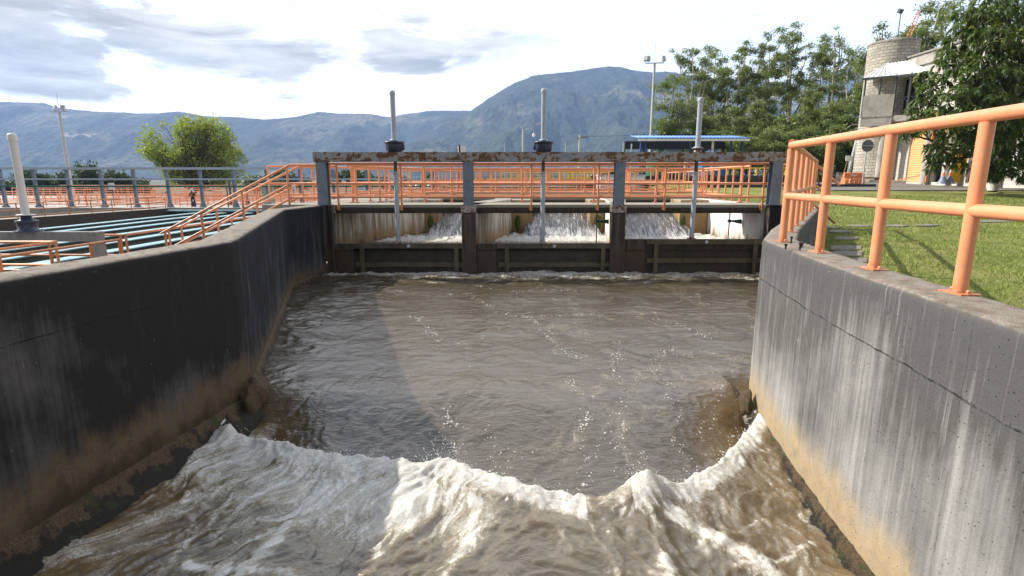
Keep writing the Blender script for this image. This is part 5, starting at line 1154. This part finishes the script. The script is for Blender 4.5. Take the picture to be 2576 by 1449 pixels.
# ================================================================ foliage
def leaf_mesh(name, cen, size, mat, parent, droop=.0, aspect=.5, tint=None, ups=None):
    """cen Nx3, one bent leaf (2 tris) each"""
    n = len(cen); d = RNG.normal(0, 1, (n, 3)); d[:, 2] -= droop*1.4; d /= np.linalg.norm(d, axis=1)[:, None]
    if ups is not None: d = ups
    r = RNG.normal(0, 1, (n, 3)); s_ = np.cross(d, r); s_ /= np.linalg.norm(s_, axis=1)[:, None]+1e-9
    L = (size*(.6+.8*RNG.random(n)))[:, None]; nn = np.cross(d, s_)
    v0 = cen; v1 = cen+d*L*.5+s_*L*aspect*.5+nn*L*.06; v2 = cen+d*L; v3 = cen+d*L*.5-s_*L*aspect*.5+nn*L*.06
    co = np.stack([v0, v1, v2, v3], 1).reshape(-1, 3)-np.array(worldloc(parent)); me = bpy.data.meshes.new(name); fill_mesh(me, co, np.arange(4*n).reshape(n, 4))
    t = tint if tint is not None else RNG.random(n); at = me.attributes.new('tint', 'FLOAT', 'POINT'); at.data.foreach_set('value', np.repeat(np.clip(t, 0, 1), 4).astype(np.float32))
    me.materials.append(mat); return link_mesh(name, me, parent)
def clump_pts(c, r, n, shell=.5, squash=(1, 1, 1)):
    d = RNG.normal(0, 1, (n, 3)); d /= np.linalg.norm(d, axis=1)[:, None]
    rad = (shell+(1-shell)*RNG.random(n))[:, None]**.8
    nz = 1+.35*np.sin(d[:, 0:1]*5+c[0])*np.sin(d[:, 2:3]*4+c[2]*2)
    return np.array(c)+d*rad*nz*np.array(r)*np.array(squash)
def limb(mb, a, b, r0, r1, bend=.15, n=6):
    a, b = Vector(a), Vector(b); L = (b-a).length; o1 = Vector(RNG.normal(0, 1, 3))*L*bend; o2 = Vector(RNG.normal(0, 1, 3))*L*bend*.5; pts = []
    for i in range(n+1):
        t = i/n; pts.append(a.lerp(b, t)+o1*math.sin(t*math.pi)*(1-t*.4)+o2*math.sin(2*t*math.pi)*.5)
    mb.tube(pts, [r0+(r1-r0)*i/n for i in range(n+1)], 6, False); return pts
def euc(px, pyt, Y, zb, spread, label, dens=1.0, nl=6, pale=True, low=.25, grp='eucalyptus trees in the wood on the right'):
    top = P(px, pyt, Y=Y); H = top.z-zb; bx = top.x-spread*.25*(RNG.random()-.2)
    t = thing('eucalyptus_tree', (bx, Y, zb), label, 'tree', grp); mb = MB(); pts_all = []; tints = []
    fork = V3((bx+RNG.normal(0, .3), Y, zb+H*(.30+.12*RNG.random())))
    tp = limb(mb, (bx, Y, zb), fork, .030*H*.5, .021*H*.5, .03)
    ends = []
    for i in range(nl):
        f = i/(nl-1) if nl > 1 else .5; ang = (f-.5)*1.9; dy = RNG.normal(0, .35)
        reach = spread*(.45+.6*RNG.random()); hh = H*(.66+.36*RNG.random()-.22*abs(f-.5)) if i else H
        e = V3((top.x+math.sin(ang)*reach, Y+dy*reach, zb+min(H, hh))) if i else V3((top.x, Y, zb+H*.97))
        lp = limb(mb, fork, e, .014*H*.55, .04, .07, 8)
        ends.append(e)
        for j in range(5):
            k_ = int(2+RNG.random()*5.9); s = lp[k_]; e2 = s+V3((RNG.normal(0, .30), RNG.normal(0, .22), RNG.random()*.30))*spread*1.1
            limb(mb, s, e2, .05, .015, .12, 4); ends.append(e2)
    k_ = int(5*dens*H/18)
    for _ in range(k_): s = tp[int(2+RNG.random()*4)]; e2 = s+V3((RNG.normal(0, .5)*spread, RNG.normal(0, .3)*spread, RNG.random()*H*.15)); limb(mb, s, e2, .06, .02, .12, 4); ends.append(e2)
    for e in ends:
        for q in range(2):
            rr = .26+.44*RNG.random(); c = e+V3(RNG.normal(0, .42, 3)); n = int(150*rr*rr*dens*3.9)
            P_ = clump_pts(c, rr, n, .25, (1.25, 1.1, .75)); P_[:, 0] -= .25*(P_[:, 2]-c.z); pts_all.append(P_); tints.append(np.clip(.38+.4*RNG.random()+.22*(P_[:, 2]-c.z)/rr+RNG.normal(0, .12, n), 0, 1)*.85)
    mb.build('branches', M['trunk_pale' if pale else 'trunk_dark'], t)
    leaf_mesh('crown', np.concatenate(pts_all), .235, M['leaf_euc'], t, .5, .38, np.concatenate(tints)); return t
V3 = Vector
# (px, top y, Y, spread, dens, label)
for a_ in ((1700, 205, 62, 2.9, .75, 'leftmost pale limbed eucalyptus beside the lamp mast', 6), (1738, 112, 70, 3.6, .8, 'thin eucalyptus rising just right of the lamp mast', 6), (1800, 122, 72, 3.8, 1.1, 'bushy eucalyptus above the blue roofed shelter', 7),
     (1872, 106, 70, 4.0, 1.25, 'dense eucalyptus right of the shelter post', 7), (1938, 76, 74, 4.2, 1.0, 'tall eucalyptus with open top left of the highest one', 7), (2010, 58, 76, 4.4, .95, 'highest eucalyptus in the middle of the wood', 8),
     (2062, 100, 72, 3.6, 1.0, 'eucalyptus just right of the highest one', 6), (2112, 72, 70, 2.8, .55, 'sparse thin eucalyptus against the sky', 6), (2158, 122, 68, 2.2, .45, 'rightmost sparse eucalyptus by the round tower', 5)):
    euc(a_[0], a_[1], a_[2], .4, a_[3], a_[5], a_[4], a_[6], low=.3)
LOW = 'lower trees filling the wood on the right'
for i, (px, py, Y, sp) in enumerate(((1770, 300, 62, 2.4), (1835, 275, 64, 2.6), (1900, 255, 60, 2.8), (1965, 265, 58, 2.6), (2030, 250, 60, 2.6), (2095, 275, 56, 2.4), (2142, 290, 54, 2.0), (1850, 330, 58, 2.4), (1950, 320, 54, 2.4), (2040, 325, 53, 2.4), (2120, 340, 52, 2.2), (1900, 350, 52, 2.2), (1995, 350, 51, 2.2), (2080, 355, 50, 2.2), (2155, 345, 50, 1.8))):
    euc(px, py, Y, .4, sp, ('mid height' if py < 300 else 'short')+f' green tree in the wood, {("first second third fourth fifth sixth seventh".split()+"first second third fourth fifth sixth seventh eighth".split())[i]} from the left of its row', 1.5, 5, False, grp=LOW)
# big branches of a eucalyptus over the hall roof, top right
for px, py, Y, sp, lab in ((2215, 70, 52, 2.4, 'wispy eucalyptus tips behind the tower top'), (2300, 55, 50, 3.2, 'eucalyptus branches spreading over the hall roof'), (2365, 10, 48, 4.2, 'large eucalyptus crown at the top right behind the hall'), (2440, -30, 50, 4.5, 'eucalyptus crown behind the mango tree top')):
    euc(px, py, Y, .4, sp, lab, .8, 7, grp='eucalyptus trees behind the hall')
def bush_tree(label, Y, zb, base_px, clumps, n_per, lsize, mat, tmat, name='tree', cat='tree', grp=None, tint_base=.4, stem=True, shell=.3):
    b = P(base_px, 480, Y=Y); t = thing(name, (b.x, Y, zb), label, cat, grp); mb = MB(); pts = []; tt = []
    cs = []
    for px, py, r in clumps:
        if Y == 104: r *= 1.25
        c = P(px, py, Y=Y); rr = r/1365*Y; c.y = Y+RNG.normal(0, rr*.6); cs.append((c, rr))
    lo = min(c.z for c, r in cs); fork = V3((b.x, Y, zb+max(.5, (lo-zb)*.5)))
    if stem: limb(mb, (b.x, Y, zb-.2), fork, max(r for c, r in cs)*.09+.04, max(r for c, r in cs)*.07+.03, .03)
    for c, rr in cs:
        if stem: limb(mb, fork, c, max(.04, rr*.06), .02, .08, 8)
        for _ in range(3 if stem else 0): limb(mb, fork.lerp(c, .6), c+V3(RNG.normal(0, rr*.45, 3)), .04, .012, .1, 4)
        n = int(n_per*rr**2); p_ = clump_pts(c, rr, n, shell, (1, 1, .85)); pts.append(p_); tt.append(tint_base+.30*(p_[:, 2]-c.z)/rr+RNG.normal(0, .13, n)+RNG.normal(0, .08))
    if stem: mb.build('branches', M[tmat], t)
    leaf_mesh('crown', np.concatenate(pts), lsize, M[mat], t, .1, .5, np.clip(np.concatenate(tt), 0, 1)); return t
# round bright tree on the left
cl = []
for i in range(90):
    a_ = RNG.random()*2*math.pi; q = RNG.random()**.5; x = 490+118*q*math.cos(a_); y = 368-66*q*math.sin(a_)
    if x < 430 and y > 395 and RNG.random() < .6: continue
    cl.append((x, y, 15+12*RNG.random()))
cl += [(375, 335, 12), (365, 350, 9), (385, 372, 11), (400, 352, 14), (410, 312, 13), (372, 392, 8), (600, 385, 13), (610, 405, 10), (590, 420, 12), (545, 425, 16), (500, 432, 15), (460, 428, 14), (560, 445, 12), (430, 440, 9), (470, 296, 9), (508, 297, 11), (585, 345, 9), (395, 415, 8), (615, 425, 7)]
cl += [(400+220*RNG.random(), 385+55*RNG.random(), 13+8*RNG.random()) for _ in range(34)]+[(430+170*RNG.random(), 432+36*RNG.random(), 9+8*RNG.random()) for _ in range(30)]
bush_tree('large round bright green tree standing alone beyond the grey portal fence', 95, -2.1, 492, cl, 62, .42, 'leaf_bright', 'trunk_dark', 'round_tree', tint_base=.45)
for q_ in (((-5, 468), (60, 450), (105, 440), (140, 462)), ((160, 460), (200, 440), (245, 432), (285, 452)), ((300, 458), (330, 470), (360, 478), (400, 486))):
    cc_ = [(x+RNG.normal(0, 8), y+12+RNG.random()*14, 15+8*RNG.random()) for x, y in q_ for _ in range(4)]
    bush_tree('bank of dark trees behind the yard '+('at the left edge', 'around the lamp mast', 'left of the round tree')[len([c_ for c_ in (60, 250) if q_[1][0] > c_-1])], 118, -2.1, q_[1][0], cc_, 60, .7, 'leaf_dark', 'trunk_dark', 'tree', 'tree', 'banks of dark trees')
DG2 = 'dark trees behind the yard on the left'
for base, cls, mt, lab in ((80, [(70, 452, 22), (95, 445, 18), (118, 455, 20), (60, 470, 22), (100, 472, 24)], 'leaf_dark', 'dark tree at the left edge of the yard'), (25, [(15, 475, 22), (35, 480, 20), (-10, 470, 25)], 'leaf_dark', 'dark low tree behind the white pipe'),
      (215, [(210, 428, 16), (235, 440, 20), (205, 450, 22), (240, 465, 24), (180, 452, 18), (225, 420, 10), (160, 465, 24)], 'leaf_dark', 'dark peaked tree right of the lamp mast'), (300, [(290, 445, 16), (310, 450, 18), (275, 462, 18), (300, 470, 22), (335, 465, 14)], 'leaf_dark', 'dark tree left of the worker'),
      (130, [(130, 476, 20), (150, 482, 18), (110, 486, 16)], 'leaf_dark', 'low dark brush under the lamp mast'), (310, [(300, 478, 13), (318, 468, 10), (285, 482, 12), (338, 480, 11), (352, 472, 9), (365, 484, 10)], 'leaf_shrub', 'mid green shrub behind the worker'),
      (345, [(330, 455, 9), (350, 462, 11), (362, 470, 10)], 'leaf_dark', 'small dark tree touching the round tree'), (690, [(690, 452, 14), (712, 440, 16), (735, 455, 20), (668, 470, 14), (700, 475, 20), (760, 462, 18)], 'leaf_dark', 'dark trees seen through the left stair railings'),
      (870, [(850, 445, 16), (880, 440, 20), (905, 450, 18), (930, 455, 16)], 'leaf_dark', 'dark tree seen behind the left bay railing'), (985, [(970, 458, 14), (1000, 455, 14), (1075, 452, 10)], 'leaf_dark', 'small dark trees behind the white helmets'),
      (640, [(630, 455, 12), (650, 450, 10), (645, 470, 14), (620, 470, 12)], 'leaf_shrub', 'green bush at the right foot of the round tree')):
    bush_tree(lab, 104, -2.1, base, cls, 110, .62, mt, 'trunk_dark', 'tree', 'tree', DG2)
bush_tree('small round bright shrub at the wood edge left of the orange railing posts', 36, .2, 2057, [(2057, 432, 12), (2050, 440, 9), (2065, 440, 9), (2057, 422, 8)], 900, .11, 'leaf_shrub', 'trunk_dark', 'shrub', 'shrub')
bush_tree('dark undergrowth along the foot of the wood', 49, .3, 1990, [(1880+22*i, 425+8*math.sin(i*2.3), 17) for i in range(14)], 55, .35, 'leaf_dark', 'trunk_dark', 'undergrowth', 'undergrowth', stem=False)
# mango tree
mg = thing('mango_tree', (24.4, 28.0, .05), 'big mango tree with long glossy dark leaves hanging beside the hall', 'tree'); mb = MB()
limb(mb, (24.4, 28, -.1), (24.5, 28, 2.2), .20, .17, .02); mb.build('trunk', M['trunk_dark'], mg)
MB().lathe((24.4, 28, .12), [(.23, 0), (.22, .35)], 14).build('white_band', M['trunk_white'], mg)
CL = [(2470, 40, 55, 27), (2540, 30, 60, 27.5), (2420, 95, 42, 27), (2490, 110, 58, 26), (2560, 120, 60, 26), (2395, 165, 40, 26.5), (2450, 190, 52, 25.5), (2520, 200, 60, 25.5), (2590, 210, 60, 26), (2350, 225, 40, 26.5), (2405, 250, 48, 25), (2470, 270, 55, 24.8), (2540, 290, 58, 25), (2315, 265, 30, 27),
      (2350, 300, 40, 26), (2410, 325, 44, 25.5), (2480, 350, 50, 25), (2550, 370, 50, 25.3), (2300, 312, 26, 27), (2272, 335, 17, 27.5), (2365, 375, 34, 26.5), (2425, 395, 34, 26), (2500, 415, 36, 26), (2565, 420, 36, 26), (2350, 412, 20, 27), (2475, 435, 24, 26.5), (2600, 330, 60, 26), (2610, 80, 70, 27), (2620, 420, 50, 27), (2430, 45, 30, 28), (2380, 130, 26, 27.5), (2335, 195, 26, 27.5), (2520, 60, 60, 29), (2480, 230, 60, 29), (2450, 320, 50, 29), (2560, 300, 60, 29)]
mb = MB(); tips = []; axes = []
for px, py, r, Y in CL:
    c = P(px, py, Y=Y); rr = r/1365*Y*.86; limb(mb, (24.5, 28, 2.0+RNG.random()), c, .10, .03, .10, 8)
    n = int(95*rr**1.8); p_ = clump_pts(c, rr, n, .55, (1, 1, .95)); tips.append(p_); axes.append(p_-np.array(c)+np.array([0, 0, .15]))
    for _ in range(8): q = p_[RNG.integers(n)]; limb(mb, c, q, .028, .010, .12, 4)
mb.build('branches', M['trunk_dark'], mg)
tips = np.concatenate(tips); ax = np.concatenate(axes); ax /= np.linalg.norm(ax, axis=1)[:, None]
K = 9; n = len(tips); N = n*K; base = np.repeat(tips, K, 0); A = np.repeat(ax, K, 0); rd = RNG.normal(0, 1, (N, 3)); rd -= A*(rd*A).sum(1)[:, None]*.9; rd /= np.linalg.norm(rd, axis=1)[:, None]
d = A*.35+rd*.8; d[:, 2] -= .45+.4*RNG.random(N); d /= np.linalg.norm(d, axis=1)[:, None]
L = (.24+.15*RNG.random(N))[:, None]; side = np.cross(d, [0, 0, 1.0])+RNG.normal(0, .25, (N, 3)); side /= np.linalg.norm(side, axis=1)[:, None]; W_ = L*.13; up = np.cross(side, d)
dr = np.array([0, 0, -1.0])*L*.22
r0 = base; m1l = base+d*L*.3+side*W_+up*W_*.35; m1r = base+d*L*.3-side*W_+up*W_*.35; m1 = base+d*L*.3; m2l = base+d*L*.68+side*W_*.8+dr*.35+up*W_*.3; m2r = base+d*L*.68-side*W_*.8+dr*.35+up*W_*.3; m2 = base+d*L*.68+dr*.35; tp = base+d*L+dr
co = np.stack([r0, m1l, m1, m1r, m2l, m2, m2r, tp], 1).reshape(-1, 3)-np.array(mg.location)
b8 = (np.arange(N)*8)[:, None]; fc = np.concatenate([b8+np.array([[0, 2, 1, 1]]), b8+np.array([[0, 3, 2, 2]])])
q4 = np.concatenate([b8+np.array([[1, 2, 5, 4]]), b8+np.array([[2, 3, 6, 5]])]); t3 = np.concatenate([b8+np.array([[0, 2, 1]]), b8+np.array([[0, 3, 2]]), b8+np.array([[4, 5, 7]]), b8+np.array([[5, 6, 7]]), q4[:N, [0, 1, 2]], q4[:N, [0, 2, 3]], q4[N:, [0, 1, 2]], q4[N:, [0, 2, 3]]])
me = bpy.data.meshes.new('leaves'); fill_mesh(me, co, t3); at = me.attributes.new('tint', 'FLOAT', 'POINT')
wh_ = np.repeat(RNG.random(n), K); tv = np.where(wh_ > .955, .82+.18*RNG.random(N), np.clip(.15+.55*wh_+RNG.normal(0, .1, N), 0, .74)); at.data.foreach_set('value', np.repeat(tv, 8).astype(np.float32)); me.materials.append(M['leaf_mango']); link_mesh('leaves', me, mg)
# ================================================================ hills
def ridge(name, Y0, prof, depth, foot, seed, gul, off=0, nr=150, nc=620):
    prof = sorted(prof); xs = np.linspace(prof[0][0], prof[-1][0], nc); ys = np.interp(xs, [p[0] for p in prof], [p[1] for p in prof])
    ys = ys+1.3*fbm(xs/14., xs*0, 3, seed)+.9*np.abs(fbm(xs/3.2, xs*0, 2, seed+4))*-1.6
    top = [P(a, b, Y=Y0) for a, b in zip(xs, ys)]; X0 = np.array([p.x for p in top])[None, :]; Z0 = np.array([p.z for p in top])[None, :]
    t = np.concatenate([[-.35, -.12], np.linspace(0, 1, nr-2)])[:, None]; X = X0*(1-.0*t)+0*t; Y = Y0-depth*t+0*X
    base = Z0*(1-np.clip(t, 0, 1))**1.15; base = np.where(t < 0, Z0*(1+t*1.1), base)
    env = np.clip(t, 0, 1)**.7*(1-np.clip(t, 0, 1))**.5
    g = fbm(X/gul+seed, Y/(gul*1.9)+.35*X/gul, 6, seed, .52, True)
    Z = base+env*(Z0*.46)*(g-.25)+Z0*.02*fbm(X/70., Y/70., 4, seed+9)*np.clip(t, 0, 1)+foot
    o = grid_mesh(name, X, Y, Z, M['hill_forest']); tag(o, None, None, None, 'structure'); return o
ridge('hills', 4300, [(-700, 300), (-400, 262), (-150, 268), (0, 254), (60, 256), (110, 258), (150, 270), (200, 276), (260, 280), (310, 281), (340, 284), (400, 283), (450, 279), (520, 291), (600, 293), (660, 299), (700, 297), (745, 292), (800, 280), (860, 284), (930, 285), (980, 294), (1020, 285), (1090, 277), (1180, 277), (1300, 285), (1500, 330), (1800, 380)], 1700, -5, 3, 520)
ridge('mountain', 3700, [(960, 420), (1020, 380), (1080, 330), (1140, 292), (1185, 276), (1230, 245), (1268, 222), (1300, 205), (1345, 188), (1400, 182), (1440, 178), (1490, 170), (1530, 166), (1560, 167), (1585, 174), (1640, 180), (1680, 178), (1720, 186), (1770, 192), (1830, 197), (1900, 202), (1980, 206), (2060, 214), (2120, 250), (2200, 300), (2400, 380)], 1700, -5, 13, 430)
ridge('hills', 4600, [(1500, 380), (1700, 330), (1850, 280), (1960, 245), (2030, 212), (2075, 195), (2100, 180), (2130, 170), (2165, 168), (2200, 172), (2300, 180), (2450, 200), (2700, 230), (3100, 260), (3500, 300)], 1700, -5, 23, 520)
# ================================================================ haze
hz = MB().box(-5200, 5200, -170, 5300, -61, 1080).build('haze', M['cable']); m = bpy.data.materials.new('haze_air'); m.use_nodes = True; nt = NT(m.node_tree)
m.node_tree.nodes.remove(m.node_tree.nodes['Principled BSDF']); pv = nt.node('ShaderNodeVolumePrincipled'); pv.inputs['Color'].default_value = (.42, .60, 1.0, 1); pv.inputs['Density'].default_value = 1.25e-4
nt.l.new(pv.outputs[0], m.node_tree.nodes['Material Output'].inputs['Volume']); hz.data.materials[0] = m; hz['kind'] = 'stuff'; hz['label'] = 'thin bluish haze over the valley'; hz['category'] = 'haze'
# ================================================================ sun and sky
sd = Vector((1.18, -.40, -1)).normalized(); sl_ = bpy.data.lights.new('Sun', 'SUN'); so = bpy.data.objects.new('Sun', sl_); col.objects.link(so)
so.rotation_euler = sd.to_track_quat('-Z', 'Y').to_euler(); sl_.energy = 4.6; sl_.angle = R(.45); sl_.color = (1, .945, .86)
w = bpy.data.worlds.new('World'); S.world = w; w.use_nodes = True; nt = NT(w.node_tree); bg = w.node_tree.nodes['Background']
sky = nt.node('ShaderNodeTexSky'); sky.sky_type = 'NISHITA'; sky.sun_disc = False; sky.sun_elevation = math.asin(-sd.z); sky.sun_rotation = math.atan2(-sd.x, -sd.y); sky.dust_density = 1.5
d = nt.coord('Generated'); s = nt.sep(d); zc = nt.math('ADD', nt.math('MAXIMUM', s[2], 0), .16)
q = nt.comb(nt.math('DIVIDE', s[0], zc), nt.math('DIVIDE', s[1], zc), 0)
def blob(px, py, rx, ry, rot=0):
    """soft patch of sky around a fixed direction"""
    c = (P(px, py, Y=1)-Vector((0, 0, EYE))).normalized(); az, el = math.atan2(c.x, c.y), math.asin(c.z)
    A = nt.math('SUBTRACT', nt.math('ARCTAN2', s[0], s[1]), az); B = nt.math('SUBTRACT', nt.math('ARCSINE', s[2]), el)
    cr, sr = math.cos(rot), math.sin(rot)
    a = nt.math('ADD', nt.math('MULTIPLY', A, cr/rx), nt.math('MULTIPLY', B, sr/rx)); b = nt.math('ADD', nt.math('MULTIPLY', A, -sr/ry), nt.math('MULTIPLY', B, cr/ry))
    r2 = nt.math('ADD', nt.math('MULTIPLY', a, a), nt.math('MULTIPLY', b, b)); return nt.math('EXPONENT', nt.math('MULTIPLY', r2, -1))
ds = nt.mapping(d, (1, 1, 3.2)); n1 = nt.noise(ds, 4.4, 9, .62, .5); n2 = nt.noise(nt.mapping(d, (1, 1, 2.6), (4, 1, 2)), 2.1, 7, .6, .3); n3 = nt.noise(nt.mapping(d, (1, 1, 6), (1, 7, 3)), 5, 8, .62, .3)
gm = None
for b_ in (blob(330, 60, .34, .085), blob(900, 105, .26, .040, .04), blob(120, 140, .16, .045), blob(400, 235, .22, .020), blob(1010, 160, .08, .025), blob(100, 190, .12, .012)):
    gm = b_ if gm is None else nt.math('MAXIMUM', gm, b_)
gf = nt.maprange(nt.math('ADD', n1, nt.math('MULTIPLY', gm, .20)), .545, .68)
gf = nt.math('MULTIPLY', gf, nt.maprange(gm, .02, .5))
gf = nt.math('MAXIMUM', gf, nt.math('MULTIPLY', nt.maprange(n1, .55, .75), .22))
bm_ = nt.math('MAXIMUM', nt.math('MAXIMUM', blob(2150, 80, .34, .22), blob(60, 20, .10, .05)), blob(2500, -100, .2, .2))
bf = nt.math('MULTIPLY', nt.maprange(nt.math('ADD', n2, nt.math('MULTIPLY', bm_, .22)), .46, .70), .6)
white = nt.mix(nt.maprange(n3, .35, .7), (.80, .80, .79), (1.02, 1.0, .97)); grey = nt.mix(nt.maprange(n3, .3, .7), (.22, .205, .15), (.54, .52, .44))
skyc = nt.mix(1, sky.outputs[0], (.115, .115, .115), 'MULTIPLY'); skyc = nt.mix(.55, skyc, (.52, .68, .86))
c = nt.mix(bf, white, skyc); c = nt.mix(gf, c, grey); c = nt.mix(nt.maprange(s[2], -.02, .01), (.22, .21, .18), c)
c = nt.mix(1, c, nt.mix(nt.maprange(s[1], -.35, .30), (.32, .34, .38), (1, 1, 1)), 'MULTIPLY')  # unseen sky behind the camera dimmed to cut fill and deepen shade
c = nt.mix(1, c, nt.mix(nt.maprange(s[2], .60, .95), (1.22, 1.22, 1.22), (.38, .44, .55)), 'MULTIPLY')  # sky overhead, also out of view, darkened for contrast; lower sky boosted
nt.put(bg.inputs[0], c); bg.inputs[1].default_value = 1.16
S.view_settings.exposure = .74
S.render.engine = 'CYCLES'; S.cycles.use_denoising = True; S.cycles.max_bounces = 6; S.cycles.volume_bounces = 1; S.cycles.transparent_max_bounces = 8
S.cycles.sample_clamp_indirect = 4
